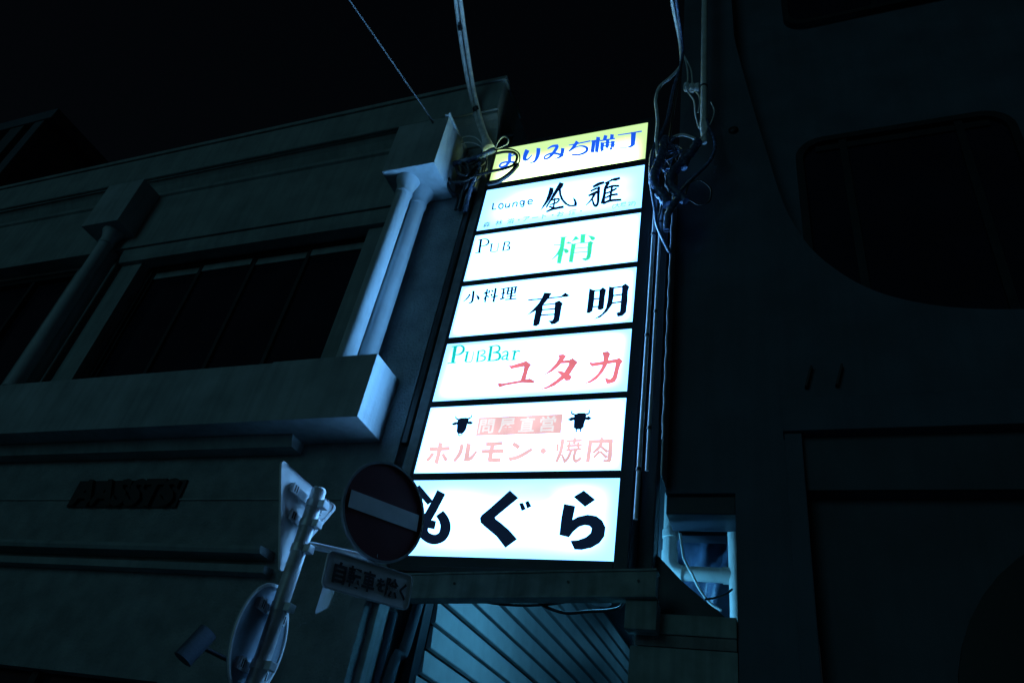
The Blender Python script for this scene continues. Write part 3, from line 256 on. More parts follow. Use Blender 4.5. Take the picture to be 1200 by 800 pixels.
# cable runs in metres
PATHS={
 'service_strand_a':[(-3.334,3.4,9.958),(-3.533,3.9,10.096),(-3.577,4.35,9.806),(-3.529,4.7,9.398),(-3.384,4.86,8.935),(-3.278,4.9,8.662)],
 'service_strand_b':[(-3.273,3.4,9.926),(-3.463,3.9,10.064),(-3.501,4.35,9.777),(-3.467,4.7,9.378),(-3.336,4.86,8.921),(-3.231,4.9,8.649)],
 'span_wire':[(-4.277,2.9,9.012),(-4.161,3.4,8.959),(-3.995,4.0,8.842),(-3.78,4.5,8.612),(-3.633,4.88,8.322)],
 'bundle_a':[(-3.63,4.9,8.222),(-3.524,4.9,8.241),(-3.381,4.88,8.228),(-3.216,4.88,8.27),(-3.07,4.9,8.371)],
 'bundle_b':[(-3.062,4.93,7.813),(-2.912,4.9,7.788),(-2.785,4.88,7.863),(-2.715,4.88,7.989)],
 'loop_a':[(-3.07,4.9,8.371),(-3.02,4.85,8.435),(-2.958,4.83,8.486),(-2.895,4.83,8.43),(-2.892,4.85,8.37),(-2.977,4.88,8.368),(-3.09,4.9,8.361)],
 'loop_b':[(-3.111,4.9,8.359),(-2.936,4.86,8.296),(-2.813,4.86,8.251),(-2.725,4.86,8.158),(-2.695,4.86,8.033),(-2.715,4.87,7.949)],
 'loop_c':[(-3.044,4.9,8.288),(-2.91,4.87,8.247),(-2.798,4.87,8.204),(-2.742,4.87,8.115),(-2.762,4.87,7.989),(-2.878,4.87,7.945),(-3.038,4.88,7.952),(-3.221,4.88,7.923),(-3.336,4.88,7.862),(-3.5,4.88,7.878),(-3.591,4.9,8.002)],
 'loop_d':[(-3.605,4.95,8.62),(-3.568,4.9,8.701),(-3.464,4.87,8.68),(-3.353,4.87,8.621),(-3.262,4.88,8.506),(-3.23,4.9,8.413),(-3.245,4.93,8.376)],
 'loop_e':[(-3.613,4.95,8.654),(-3.491,4.9,8.608),(-3.355,4.88,8.531),(-3.274,4.9,8.471),(-3.243,4.93,8.422)],
 'drop_a':[(-3.624,4.92,8.305),(-3.609,4.9,8.126),(-3.589,4.9,7.943),(-3.523,4.93,7.787),(-3.455,5.0,7.735),(-3.452,5.03,7.569)],
 'drop_b':[(-3.443,4.93,8.272),(-3.332,4.9,8.06),(-3.323,4.92,7.876),(-3.382,4.98,7.783),(-3.408,5.03,7.56)],
 'drop_c':[(-3.287,4.93,8.31),(-3.209,4.9,8.089),(-3.246,4.92,7.916),(-3.303,4.98,7.766),(-3.324,5.03,7.516)],
 'drop_d':[(-3.554,4.93,8.269),(-3.46,4.88,8.037),(-3.342,4.86,7.928),(-3.257,4.88,8.048),(-3.19,4.92,8.168),(-3.194,4.95,8.356)],
 'rh_over_a':[(-0.922,3.9,9.416),(-0.936,4.2,9.361),(-0.929,4.55,9.351),(-0.922,4.7,9.218),(-0.935,4.75,9.037),(-1.041,4.75,8.86),(-1.147,4.75,8.731),(-1.179,4.75,8.513),(-1.156,4.75,8.285),(-1.142,4.75,8.067),(-1.145,4.75,7.82),(-1.118,4.75,7.588)],
 'rh_over_b':[(-0.869,3.9,9.389),(-0.89,4.2,9.341),(-0.901,4.55,9.34),(-0.903,4.7,9.211),(-0.953,4.76,8.946),(-1.0,4.76,8.651),(-1.027,4.76,8.361),(-1.054,4.76,8.125),(-1.108,4.76,7.917),(-1.173,4.75,7.68),(-1.184,4.75,7.373),(-1.155,4.75,7.096),(-1.117,4.78,6.837),(-1.088,4.8,6.626),(-0.974,4.83,6.312)],
 'rh_c':[(-0.905,4.72,9.177),(-0.953,4.78,8.818),(-0.979,4.78,8.447),(-1.004,4.78,8.094),(-1.014,4.78,7.862)],
 'rh_ins_a':[(-0.897,4.72,9.206),(-0.861,4.75,9.011),(-0.849,4.76,8.8),(-0.854,4.76,8.588),(-0.784,4.78,8.415),(-0.767,4.8,8.192),(-0.73,4.8,7.972)],
 'rh_ins_b':[(-0.897,4.72,9.206),(-0.823,4.75,8.965),(-0.804,4.76,8.785),(-0.792,4.76,8.598),(-0.732,4.78,8.487),(-0.722,4.78,8.337),(-0.741,4.8,8.226)],
 'rh_e':[(-1.013,4.78,7.835),(-0.959,4.76,7.849),(-0.881,4.75,7.842),(-0.8,4.77,7.805),(-0.737,4.8,7.785),(-0.687,4.8,7.825),(-0.655,4.8,7.951),(-0.675,4.82,8.12)],
 'rh_f':[(-0.658,4.82,8.115),(-0.63,4.8,7.944),(-0.588,4.8,7.798),(-0.573,4.8,7.611),(-0.629,4.8,7.422),(-0.756,4.8,7.255),(-0.858,4.8,7.121),(-0.934,4.8,6.984),(-1.013,4.82,6.859)],
 'rh_g':[(-0.613,4.8,8.359),(-0.579,4.8,8.206),(-0.605,4.8,8.046),(-0.646,4.8,7.948)],
 'rh_sleeve_a':[(-1.055,4.77,7.847),(-1.081,4.74,7.54),(-1.138,4.74,7.301),(-1.126,4.76,7.137),(-1.051,4.78,6.999),(-1.011,4.8,6.907)],
 'rh_sleeve_b':[(-0.854,4.78,7.505),(-0.966,4.75,7.284),(-0.988,4.76,7.142),(-0.924,4.78,7.031),(-0.838,4.8,6.917)],
 'rh_sleeve_c':[(-0.883,4.78,6.986),(-0.955,4.76,6.841),(-0.997,4.76,6.702),(-1.005,4.79,6.557)],
 'rh_sleeve_d':[(-0.737,4.8,7.759),(-0.782,4.78,7.615),(-0.846,4.78,7.503),(-0.876,4.78,7.384)],
 'rh_coil':[(-0.858,4.82,6.989),(-0.803,4.8,7.169),(-0.7,4.8,7.169),(-0.613,4.8,7.032),(-0.628,4.8,6.873),(-0.72,4.8,6.847),(-0.807,4.8,6.934)],
 'rh_h':[(-1.047,4.8,7.008),(-1.073,4.8,6.85),(-1.082,4.8,6.67),(-1.047,4.82,6.485),(-0.965,4.83,6.29)],
 'alley_a':[(-2.386,5.2,3.271),(-2.243,5.25,3.269),(-2.076,5.3,3.282),(-1.874,5.3,3.298),(-1.677,5.25,3.316)],
 'alley_b':[(-1.929,5.3,3.302),(-1.83,5.28,3.262),(-1.696,5.28,3.238),(-1.543,5.3,3.265),(-1.416,5.3,3.277),(-1.324,5.3,3.3),(-1.295,5.3,3.338)],
 'rec_a':[(-0.943,5.55,3.978),(-0.919,5.5,3.853),(-0.895,5.48,3.745),(-0.833,5.5,3.631),(-0.783,5.5,3.531),(-0.712,5.52,3.441),(-0.632,5.5,3.384)],
 'rec_b':[(-0.739,5.45,3.441),(-0.667,5.45,3.456),(-0.596,5.45,3.484),(-0.554,5.5,3.54)],
 'rec_c':[(-0.674,5.5,3.375),(-0.673,5.5,3.473)],
}
INSUL=[(-0.86, 4.76, 8.65), (-0.801, 4.76, 8.616), (-0.748, 4.76, 8.598)]


# ================================================================== SETTING
g = MB().add([(-200, -200, 0), (200, -200, 0), (200, 200, 0), (-200, 200, 0)], [(0, 1, 2, 3)]).build('ground', asphalt); g['kind'] = 'structure'
p = MB().box(-14, 6, 4.1, 5.0, .004, .12).build('pavement', concrete); p['kind'] = 'structure'

# ================================================================== LEFT BUILDING
XE = -3.37          # its right corner
lb = thing('corner_building', 'pale two storey building with paired columns and projecting sill left of the lit sign', 'building', (-8.2, 5.1, 0))
WY = 5.08
def wall_cells(x0, x1, z0, z1, holes, y0, y1):
    mb = MB(); xs = sorted({x0, x1} | {h[i] for h in holes for i in (0, 1)}); zs = sorted({z0, z1} | {h[i] for h in holes for i in (2, 3)})
    for i in range(len(xs) - 1):
        for j in range(len(zs) - 1):
            a, b = (xs[i] + xs[i + 1]) / 2, (zs[j] + zs[j + 1]) / 2
            if any(h[0] < a < h[1] and h[2] < b < h[3] for h in holes): continue
            mb.box(xs[i], xs[i + 1], y0, y1, zs[j], zs[j + 1])
    return mb
WIN = (-8.02, -4.53, 5.25, 7.47); WIN2 = (-11.3, -9.42, 5.6, 7.6); SHOP = (-12.5, -5.0, 0, 2.45)
wall_cells(-14, XE, 0, 9.3, [WIN, WIN2, SHOP], WY, 5.40).build('wall', stucco, lb)
MB().box(-14, XE - .003, 5.42, 9, 0, 9.25).build('body', stucco, lb)
# parapet with coping
par = MB().profile([(4.87, 9.14), (4.87, 9.70), (5.42, 9.70), (5.42, 9.303), (5.076, 9.303), (5.076, 8.705), (5.05, 8.705), (5.035, 8.80), (5.0, 8.92), (4.945, 9.03), (4.90, 9.085), (4.90, 9.14)], -14, -3.17).build('parapet', plaster, lb)
MB().bevbox(-14.02, -3.14, 4.84, 5.46, 9.702, 9.775, .012).build('coping', plaster, par)
MB().box(-3.42, -3.17, 5.424, 8.9, 9.0, 9.70).build('parapet_return', stucco, lb)
MB().tube([(-13, 4.845, 9.10), (-3.9, 4.845, 9.12)], .022, 8).build('gutter_pipe', plaster, lb)
# entablature band, mouldings over the window
ent = MB().profile([(4.87, 7.64), (4.87, 8.62), (4.84, 8.64), (4.84, 8.70), (5.078, 8.70), (5.078, 7.64)], -14, -4.10).build('entablature', plaster, lb)
MB().profile([(4.93, 7.43), (4.91, 7.50), (4.90, 7.636), (5.076, 7.636), (5.076, 7.43)], -8.4, -4.14).build('window_moulding', plaster, lb)
MB().bevbox(-4.24, -3.57, 4.54, 5.079, 7.84, 8.66, .006).build('entablature_block', sill_paint, lb)
MB().bevbox(-8.97, -8.30, 4.54, 4.868, 7.84, 8.66, .006).build('entablature_block', sill_paint, lb)
MB().bevbox(-3.62, -3.555, 4.51, 5.10, 8.662, 8.70, .006).build('block_cap', sill_paint, lb)
# projecting sill band below the window
MB().bevbox(-14, -4.75, 4.645, 5.078, 4.613, 5.28, .006).build('sill_band', sill_paint, lb)
MB().bevbox(-4.746, -3.57, 4.635, 5.079, 4.61, 5.285, .006).build('sill_end_block', sill_paint, lb)
MB().profile([(4.92, 4.50), (4.89, 4.56), (4.87, 4.607), (5.077, 4.607), (5.077, 4.50)], -14, -4.4).build('sill_moulding', plaster, lb)
# columns
def column(x, y):
    c = MB().lathe((x, y, 0), [(.092, 5.288), (.092, 6.4), (.087, 7.60)], 28).build('column', white_trim, lb)
    MB().lathe((x, y, 0), [(.087, 7.602), (.100, 7.612), (.100, 7.628), (.090, 7.64), (.094, 7.70), (.112, 7.77), (.135, 7.815), (.140, 7.838)], 28).build('capital', white_trim, c)
    return c
for x, y in ((-3.99, 4.735), (-3.90, 4.93), (-8.56, 4.735), (-8.65, 4.93)): column(x, y)
for a, b in ((-4.52, -4.16), (-8.38, -8.03)): MB().bevbox(a, b, 4.99, 5.075, 5.29, 7.425, .006).build('pilaster_strip', plaster, lb)
# window with four sashes
w = MB().box(WIN[0], WIN[0] + .06, 5.14, 5.22, WIN[2], WIN[3]).box(WIN[1] - .06, WIN[1], 5.14, 5.22, WIN[2], WIN[3]).box(WIN[0] + .06, WIN[1] - .06, 5.14, 5.22, WIN[3] - .06, WIN[3]).box(WIN[0] + .06, WIN[1] - .06, 5.14, 5.22, WIN[2], WIN[2] + .06).build('window', dark_metal, lb)
pw = (WIN[1] - WIN[0] - .12) / 4
for i in range(4):
    a = WIN[0] + .06 + i * pw; yy = 5.17 if i % 2 else 5.195
    MB().box(a + .004, a + pw - .004, yy + .012, yy + .018, WIN[2] + .065, WIN[3] - .065).build('pane', glass_dark, w)
    MB().box(a - .02, a + .03, yy - .02, yy + .01, WIN[2] + .062, WIN[3] - .062).build('sash_stile', dark_metal, w)
    MB().box(a + .035, a + pw - .024, yy - .016, yy + .008, WIN[3] - .18, WIN[3] - .075).build('blind_roll', plaster, w)
w2 = MB().box(WIN2[0], WIN2[1], 5.2, 5.22, WIN2[2], WIN2[3]).build('window', glass_dark, lb)
MB().box(WIN2[1] - .07, WIN2[1], 5.12, 5.198, WIN2[2], WIN2[3]).box(WIN2[0], WIN2[1] - .07, 5.12, 5.198, WIN2[3] - .07, WIN2[3]).box(-10.35, -10.29, 5.13, 5.19, WIN2[2], WIN2[3] - .07).build('window_frame', dark_metal, w2)
# lower facade: joint lines, ledge, lettering
MB().profile([(4.90, 3.47), (4.88, 3.50), (4.88, 3.53), (5.078, 3.55), (5.078, 3.47)], -14, -4.3).build('ledge', plaster, lb)
MB().profile([(4.96, 3.33), (4.95, 3.39), (5.078, 3.40), (5.078, 3.33)], -14, -4.25).build('ledge', plaster, lb)
MB().box(-14, -3.5, 5.062, 5.079, 4.035, 4.05).build('joint_bead', plaster, lb)
MB().box(SHOP[0], SHOP[1], 5.25, 5.27, 0.1, SHOP[3]).build('shop_window', glass_dark, lb)
for x in (-11, -9.5, -8, -6.5): MB().box(x - .04, x + .04, 5.18, 5.248, .1, SHOP[3]).build('shop_mullion', dark_metal, lb)
vs, fs = text_mesh('AASSTS', .3, width=1.36, bold=.012)
tm = MB().add([(-6.34 + v.x, 5.02 if v.z > 0 else 5.07, 4.10 + v.y * 1.25) for v in vs], fs).build('relief_lettering', black_ink, lb)
MB().box(-7.06, -5.62, 5.055, 5.076, 3.955, 4.245).build('lettering_backing', dark_metal, lb)
# corner strip and pipes beside the alley
MB().bevbox(-3.36, -3.22, 4.99, 5.16, 0, 3.42, .01).build('corner_post', stucco, lb)

# ------------------------------------------------------------------ neighbour further left
nb = thing('neighbour_building', 'dark building with a stepped roof corner at the far left edge behind the columned building', 'building', (-17, 7, 0))
MB().box(-30, -13.6, 5.3, 12, 0, 12.3).build('wall', grey_light, nb)
MB().bevbox(-30, -13.42, 5.1, 12.1, 12.302, 12.6, .02).build('coping', grey_light, nb)
MB().bevbox(-14.6, -14.2, 5.12, 5.298, 0, 12.3, .02).build('pilaster', grey_wall, nb)
MB().bevbox(-13.9, -13.62, 5.12, 5.298, 0, 12.3, .02).build('pilaster', grey_light, nb)
MB().box(-20, -15.2, 5.262, 5.298, 8.2, 10.4).build('window', glass_dark, nb)

# ------------------------------------------------------------------ alley: siding wall on its left side, roof, inner walls
sw = thing('siding_wall', 'pale horizontal siding on the alley wall below the sign, lit from above', 'wall', (-3.0, 8, 0))
MB().box(-3.20, -3.035, 5.80, 17, 0, 5.15).build('backing_wall', dark_metal, sw)
z = 5.085
PITCH = .2075
bmesh_board = None
for i in range(24):
    z1 = 5.085 - i * PITCH; z0 = z1 - PITCH + .028
    if z0 < .2: break
    if bmesh_board is None:
        y0 = 5.76
        bb = MB()
        prof = [(-3.034, 0.0), (-2.994, .006), (-2.990, .014), (-3.006, PITCH - .030), (-3.034, PITCH - .028)]
        n = len(prof); vv = [(x, yy, zz) for yy in (y0, 16.9) for x, zz in prof]
        bb.add(vv, [tuple(range(n)), tuple(range(n, 2 * n))[::-1]] + [(k, k + n, (k + 1) % n + n, (k + 1) % n) for k in range(n)])
        o = bb.build('board', siding_m, sw); bmesh_board = o; o.location.z += z0
    else:
        o = bmesh_board.copy(); COL.objects.link(o); o.location.z = z0 + random.uniform(-.003, .003); o.location.x = random.uniform(-.004, .004)
        if i > 9: o.location.y = -.05 * ((i * 7) % 3)
ar = MB().box(-3.4, -1.0, 5.85, 17, 5.16, 5.22); top(ar, 'alley_roof', grey_wall, 'dark flat roof over the narrow alley behind the lit sign', 'roof')
iw = MB().box(-1.28, -1.16, 6.4, 17, 0, 5.15); top(iw, 'alley_wall', grey_wall, 'dark inner wall on the right side of the alley under the beam', 'wall')
ew = MB().box(-3.4, -1.0, 17.01, 17.1, 0, 5.15); top(ew, 'alley_end_wall', grey_wall, 'dark wall closing the far end of the alley', 'wall')
# strip lamp that lights the siding from behind the sign beam
lm = bpy.data.materials.new('fluorescent tube'); lm.use_nodes = True
lb_ = lm.node_tree.nodes['Principled BSDF']; lb_.inputs['Emission Color'].default_value = (.11, .54, .98, 1); lb_.inputs['Emission Strength'].default_value = 125
lm2 = lm.copy(); lm2.name = 'dim fill tube'; lm2.node_tree.nodes['Principled BSDF'].inputs['Emission Strength'].default_value = 9  # for the two deeper lamps, added out of view to spread light along the siding
for lx, ly0, ly1, lz, lab in ((-1.78, 5.74, 6.9, 3.965, 'strip lamp just behind the sign beam whose light falls on the alley siding'), (-2.3, 8.4, 9.5, 5.06, 'added unseen strip lamp under the alley roof, middle of three'), (-2.3, 11.8, 12.9, 5.06, 'added unseen strip lamp under the alley roof, deepest in the alley')):
    al = thing('alley_strip_lamp', lab, 'lamp', (lx, (ly0 + ly1) / 2, lz), 'strip lamps in the alley')
    MB().bevbox(lx - .09, lx + .09, ly0 - .04, ly1 + .04, lz + .035, lz + .095, .008).build('housing', post_grey, al)
    MB().tube([(lx, ly0, lz), (lx, ly1, lz)], .016, 10).build('tube', lm if ly0 < 6 else lm2, al)
    for yy in (ly0 - .022, ly1 + .002): MB().box(lx - .01, lx + .01, yy, yy + .02, lz - .03, lz + .034).build('socket', porcelain, al)

# ================================================================== LIT SIGN
SX, SY = -3.122, 5.0436
sg = thing('shop_sign', 'tall lit lightbox sign with seven stacked white and yellow shop panels above the alley', 'sign', (-2.22, 5.2, 3.44))
MB().box(-3.158, -1.215, 5.066, 5.40, 3.45, 8.64).build('box', frame_dark, sg)
ROWS = [(8.548, 7.933), (7.836, 7.185), (7.115, 6.455), (6.385, 5.728), (5.651, 4.995), (4.930, 4.268), (4.201, 3.545)]
edges = [8.62] + [v for r in ROWS for v in r] + [3.455]
for i in range(0, 16, 2):
    MB().bevbox(SX, SX + 1.8, 5.038, 5.064, edges[i + 1], edges[i], .004).build('frame_rail', frame_dark, sg)
MB().bevbox(-3.156, SX - .0005, 5.0385, 5.064, 3.455, 8.62, .004).build('frame_stile', frame_dark, sg)
MB().bevbox(SX + 1.8005, -1.218, 5.0385, 5.064, 3.455, 8.62, .004).build('frame_stile', frame_dark, sg)
yel = (.80, 1.25, .48)
PM = [emit_mat('yellow panel', yel, .86, 7.0, 1, .14, .6, .2, True), emit_mat('lounge panel', LAMP, .62, 3.0, 2, .24, .4, .85), emit_mat('pub panel', LAMP, .80, 7.4, 3, .08, .18, .2),
      emit_mat('dishes panel', LAMP, .66, 7.4, 4, .09, .18, .2), emit_mat('bar panel', LAMP, .60, 6.4, 5, .14, .22, .7), emit_mat('grill panel', LAMP, .85, 6.6, 6, .06, .16, .2), emit_mat('mogura panel', LAMP, .60, 6.4, 9, .2, .42, .9)]
PL = ['pale yellow panel with blue lettering', 'cool white panel with brushed black characters', 'white panel with one green character', 'white panel with two large black characters', 'white panel with red katakana', 'white panel with ox heads and pink lettering', 'bottom white panel with three large black hiragana']
panels = []
for i, (a, b) in enumerate(ROWS):
    panels.append(MB().box(SX, SX + 1.8, SY, 5.0655, b, a).build('panel', PM[i], sg, label=PL[i]))
ink = film('backlit black film', (.08, .22, 1), .018)
F = dict(blue=film('blue film', (.012, .12, .95), 1.0), green=film('green film', (.06, .9, .46), 1), teal=film('teal film', (.01, .62, .55), 1), red=film('red film', (.88, .21, .26), 1),
         pink=film('pink film', (1.0, .60, .62), 1), ink=ink, faint=film('faint grey print', (.16, .40, .60), 1), white=film('white print', (1.0, .97, 1.0), 1.0))
def glyph(key, pi, m, name, yoff=0):
    mb = MB()
    for si, (t, d) in enumerate(GLYPHS[key]):
        y = SY - .0025 - yoff - si * .00025; pts = [(SX + d[k] / 1000, d[k + 1] / 1000) for k in range(0, len(d), 2)]
        if t == 0: mb.add([(x, y, z) for x, z in pts], [tuple(range(len(pts)))])
        else:
            n = len(pts) // 2; l, r = pts[:n], pts[n:][::-1]
            mb.add([(x, y, z) for x, z in l + r], [(k, k + 1, n + k + 1, n + k) for k in range(n - 1)])
    return mb.build(name, m, panels[pi])
PANEL_OF = dict(yorimichi=(0, 'blue'), yokocho=(0, 'blue'), lounge=(1, 'ink'), brush=(1, 'ink'), pub_word=(2, 'ink'), kozue=(2, 'green'), small=(3, 'ink'), ariake=(3, 'ink'), pub_bar=(4, 'teal'), yutaka=(4, 'red'),
    ox=(5, 'ink'), horumon=(5, 'pink'), grill=(5, 'pink'), wholesale=(5, 'pink'), mogura=(6, 'ink'), ra_=(6, 'ink'))
for key in GLYPHS:
    pi, m = next(v for k, v in PANEL_OF.items() if key.startswith(k))
    glyph(key, pi, F[m], 'ox_head_emblem' if key.startswith('ox') else 'lettering_ground' if key.startswith('wholesale') else 'character')
def sign_text(body, pi, m, u, z, size, width, bold=0, hs=1, name='small_character', yo=.004):
    vs, fs = text_mesh(body, size, width, bold)
    MB().add([(SX + u + v.x, SY - yo - v.z, z + v.y * hs) for v in vs], fs).build(name, F[m], panels[pi])
for ch, u in (('問', .595), ('屋', .782), ('直', .965), ('営', 1.150)): sign_text(ch, 5, 'white', u, 4.709, .155, .140, .0028, name='character', yo=.0062)
for ch, u in (('森', .108), ('林', .251), ('浴', .389), ('・', .48), ('ア', .566), ('ー', .665), ('ト', .767), ('・', .86), ('お', .945), ('酒', 1.077), ('・', 1.169)): sign_text(ch, 1, 'faint', u, 7.262, .085, None, .0016)
sign_text('(大塚 2F)', 1, 'faint', 1.62, 7.262, .075, .24, .0012)
# steel posts and beam that carry the sign
pg = 'posts carrying the shop sign'
top(MB().bevbox(-3.29, -3.162, 5.10, 5.26, 0, 8.75, .008), 'sign_post', post_grey, 'grey steel post on the left edge of the lit sign', 'post', pg)
top(MB().bevbox(-1.208, -1.09, 5.28, 5.42, 0, 8.6, .008), 'sign_post', frame_dark, 'dark steel post on the right edge of the lit sign behind the conduits', 'post', pg)
bt = thing('sign_beam', 'pale painted steel beam spanning the alley directly below the lit sign', 'beam', (-2.1, 5.1, 3.19))
def bz(x): return 3.19 + (x + 2.82) * .052          # the beam rises a little to the right
def beam_piece(x0, x1, y0, y1, d0, d1):
    return MB().add([(x, y, bz(x) + d) for x in (x0, x1) for y in (y0, y1) for d in (d0, d1)], [(0, 1, 3, 2), (4, 6, 7, 5), (0, 4, 5, 1), (2, 3, 7, 6), (0, 2, 6, 4), (1, 5, 7, 3)])
beam_piece(-3.21, -1.0, 4.985, 5.06, .016, .178).build('web', beam_paint, bt)
beam_piece(-3.21, -.997, 4.972, 5.10, 0, .014).build('flange', beam_paint, bt)
beam_piece(-3.21, -.997, 4.972, 5.10, .180, .194).build('flange', beam_paint, bt)
MB().bevbox(-3.10, -1.2, 5.0, 5.06, 3.405, 3.452, .004).build('packer', frame_dark, bt)
for x in (-1.62, -2.5, -1.12): MB().lathe((0, 0, 0), [(.010, 0), (.010, .010)], 6).xf(Matrix.Translation((x, 4.985, bz(x) + .11)) @ Matrix.Rotation(R(90), 4, 'X')).build('bolt', dark_metal, bt)
MB().bevbox(-1.21, -.995, 5.02, 5.16, 3.08, bz(-1.21) - .002, .006).build('bracket', beam_paint, bt)

# ================================================================== RIGHT BUILDING
RY = 5.2
rb = thing('dark_building', 'dark rendered building with a curved recess and rounded window right of the sign', 'building', (1.5, 5.3, 0))
# front skin with the curved opening: outline sampled, skin made of strips left of / under the curve
curve = [(-.44, 12.5), (-.40, 10.6), (-.375, 9.96), (-.20, 8.55), (-.10, 7.85), (-.012, 7.24), (.08, 6.85), (.20, 6.53), (.36, 6.27), (.56, 6.04), (.80, 5.87), (1.15, 5.73), (1.63, 5.65), (2.3, 5.63), (6, 5.63)]
cs = [Vector((x, 0, z)) for x, z in curve]; cs = [(v.x, v.z) for v in smooth_path([Vector((x, 0, z)) for x, z in curve], 3)]
skin = MB()
k0 = min(range(len(cs)), key=lambda i: abs(cs[i][0] - .36))
for i in range(k0):                                                    # left of the curve
    (xa, za), (xb, zb) = cs[i], cs[i + 1]; skin.prism([(-1.0, zb), (xb, zb), (xa, za), (-1.0, za)], RY, RY + .25)
zk = cs[k0][1]; xk = cs[k0][0]
for i in range(k0, len(cs) - 1):
    (xa, za), (xb, zb) = cs[i], cs[i + 1]; skin.prism([(xa, 5.2), (xb, 5.2), (xb, zb), (xa, za)], RY, RY + .25)
skin.prism([(-1.0, 5.2), (xk, 5.2), (xk, zk), (-1.0, zk)], RY, RY + .25)
skin.prism([(-1.0, 4.15), (6, 4.15), (6, 5.2), (-1.0, 5.2)], RY, RY + .25)
skin.prism([(-.49, 0), (-.05, 0), (-.05, 4.15), (-.49, 4.15)], RY, RY + .25)
skin.build('wall', grey_light, rb)
MB().box(-.45, 6, 5.52, 5.7, 5.2, 12.5).build('recess_wall', grey_light, rb)
MB().box(-.98, 6, 5.72, 9, 4.2, 12.5).build('body', grey_wall, rb)
def rrect(x0, x1, z0, z1, r, n=6):
    o = []
    for cx, cz, a0 in ((x1 - r, z1 - r, 0), (x0 + r, z1 - r, 90), (x0 + r, z0 + r, 180), (x1 - r, z0 + r, 270)):
        for k in range(n + 1): a = R(a0 + 90 * k / n); o.append((cx + r * math.cos(a), cz + r * math.sin(a)))
    return o
def ring(outer, inner, y0, y1):
    n = len(outer); vs = [(x, y, z) for y in (y0, y1) for x, z in outer] + [(x, y, z) for y in (y0, y1) for x, z in inner]
    fs = []
    for i in range(n):
        j = (i + 1) % n
        fs += [(i, j, 2 * n + j, 2 * n + i), (n + i, 3 * n + i, 3 * n + j, n + j), (i, n + i, n + j, j), (2 * n + i, 2 * n + j, 3 * n + j, 3 * n + i)]
    return MB().add(vs, fs)
def round_window(x0, x1, z0, z1, r, mulls):
    f = ring(rrect(x0, x1, z0, z1, r), rrect(x0 + .07, x1 - .07, z0 + .07, z1 - .07, r - .05), 5.44, 5.518).build('window', dark_metal, rb)
    MB().prism(rrect(x0 + .03, x1 - .03, z0 + .03, z1 - .03, r - .02), 5.49, 5.51).build('pane', glass_dark, f)
    for x in mulls: MB().box(x - .035, x + .035, 5.455, 5.488, z0 + .072, z1 - .072).build('mullion', dark_metal, f)
    MB().box(x0 + .2, x1 - .2, 5.47, 5.486, z1 - .19, z1 - .11).build('blind_roll', dark_metal, f)
round_window(.16, 2.12, 5.45, 8.32, .28, (.62, 1.66))
round_window(.18, 2.3, 10.5, 12.4, .25, (1.2,))
# shopfront: header, jamb, dark infill panel and round disc
MB().bevbox(-.13, 6, 5.06, 5.198, 4.58, 4.865, .008).build('shop_header', grey_light, rb)
MB().bevbox(-.12, .0, 5.09, 5.198, 0, 4.576, .008).build('shop_jamb', grey_light, rb)
MB().box(.004, 6, 5.30, 5.34, 0, 4.15).build('shop_panel', grey_wall, rb)
MB().box(.004, 6, 5.16, 5.198, 4.15, 4.576).build('shop_fascia', grey_wall, rb)
disc = [(1.95 + 1.22 * math.cos(R(a)), 2.75 + 1.22 * math.sin(R(a))) for a in range(0, 360, 8)]
MB().prism(disc, 5.22, 5.28).build('round_panel', black_ink, rb)
for x in (.05, .27): MB().prism([(x, 5.03), (x + .018, 5.03), (x + .07, 5.22), (x + .055, 5.22)], 5.15, 5.198).build('hook', dark_metal, rb)
MB().lathe((0, 0, 0), [(.05, 0), (.05, .02), (.02, .03)], 12).xf(Matrix.Translation((-.43, 5.199, 8.35)) @ Matrix.Rotation(R(90), 4, 'X')).build('vent_cap', dark_metal, rb)
MB().bevbox(-1.006, -.994, 5.0, 5.198, 4.2, 7.3, .003).build('corner_trim', galv, rb)
MB().tube([(-1.0 + .004 * math.sin(i * 1.7), 4.99 + .003 * math.sin(i * 2.3), 4.5 + i * .07) for i in range(40)], .010, 8).build('glint_bead', galv, rb)  # wavy bead added to catch the sign light as a broken line of glints
# recess under the right building: ledge, walls
rl = thing('pipe_recess', 'dark ledge and recess walls around the drain pipe right of the beam', 'ledge', (-.8, 5.3, 0))
MB().bevbox(-1.19, -.495, 5.165, 5.39, 3.10, 3.235, .008).build('ledge', beam_paint, rl)
MB().bevbox(-1.17, -.497, 5.18, 5.385, 3.022, 3.098, .006).build('ledge_step', concrete, rl)
MB().box(-1.2, -.495, 5.19, 5.40, 0, 3.018).build('wall', beam_paint, rl)
MB().box(-1.1, -.3, 6.30, 6.36, 2.6, 4.2).build('back_wall', concrete, rl)
MB().box(-.46, -.40, 5.46, 6.29, 2.6, 4.2).build('side_wall', grey_wall, rl)
MB().bevbox(-1.0, -.49, 5.24, 5.56, 4.0, 4.147, .01).build('lintel', frame_dark, rl)
MB().bevbox(-.995, -.485, 5.70, 5.86, 4.03, 4.19, .01).build('lintel', frame_dark, rl)
MB().prism([(-1.10, 3.14), (-.50, 3.14), (-.52, 3.24), (-.606, 3.317), (-.741, 3.424), (-.894, 3.548), (-1.016, 3.675), (-1.10, 3.76)], 5.40, 5.43).build('brace_board', frame_dark, rl)
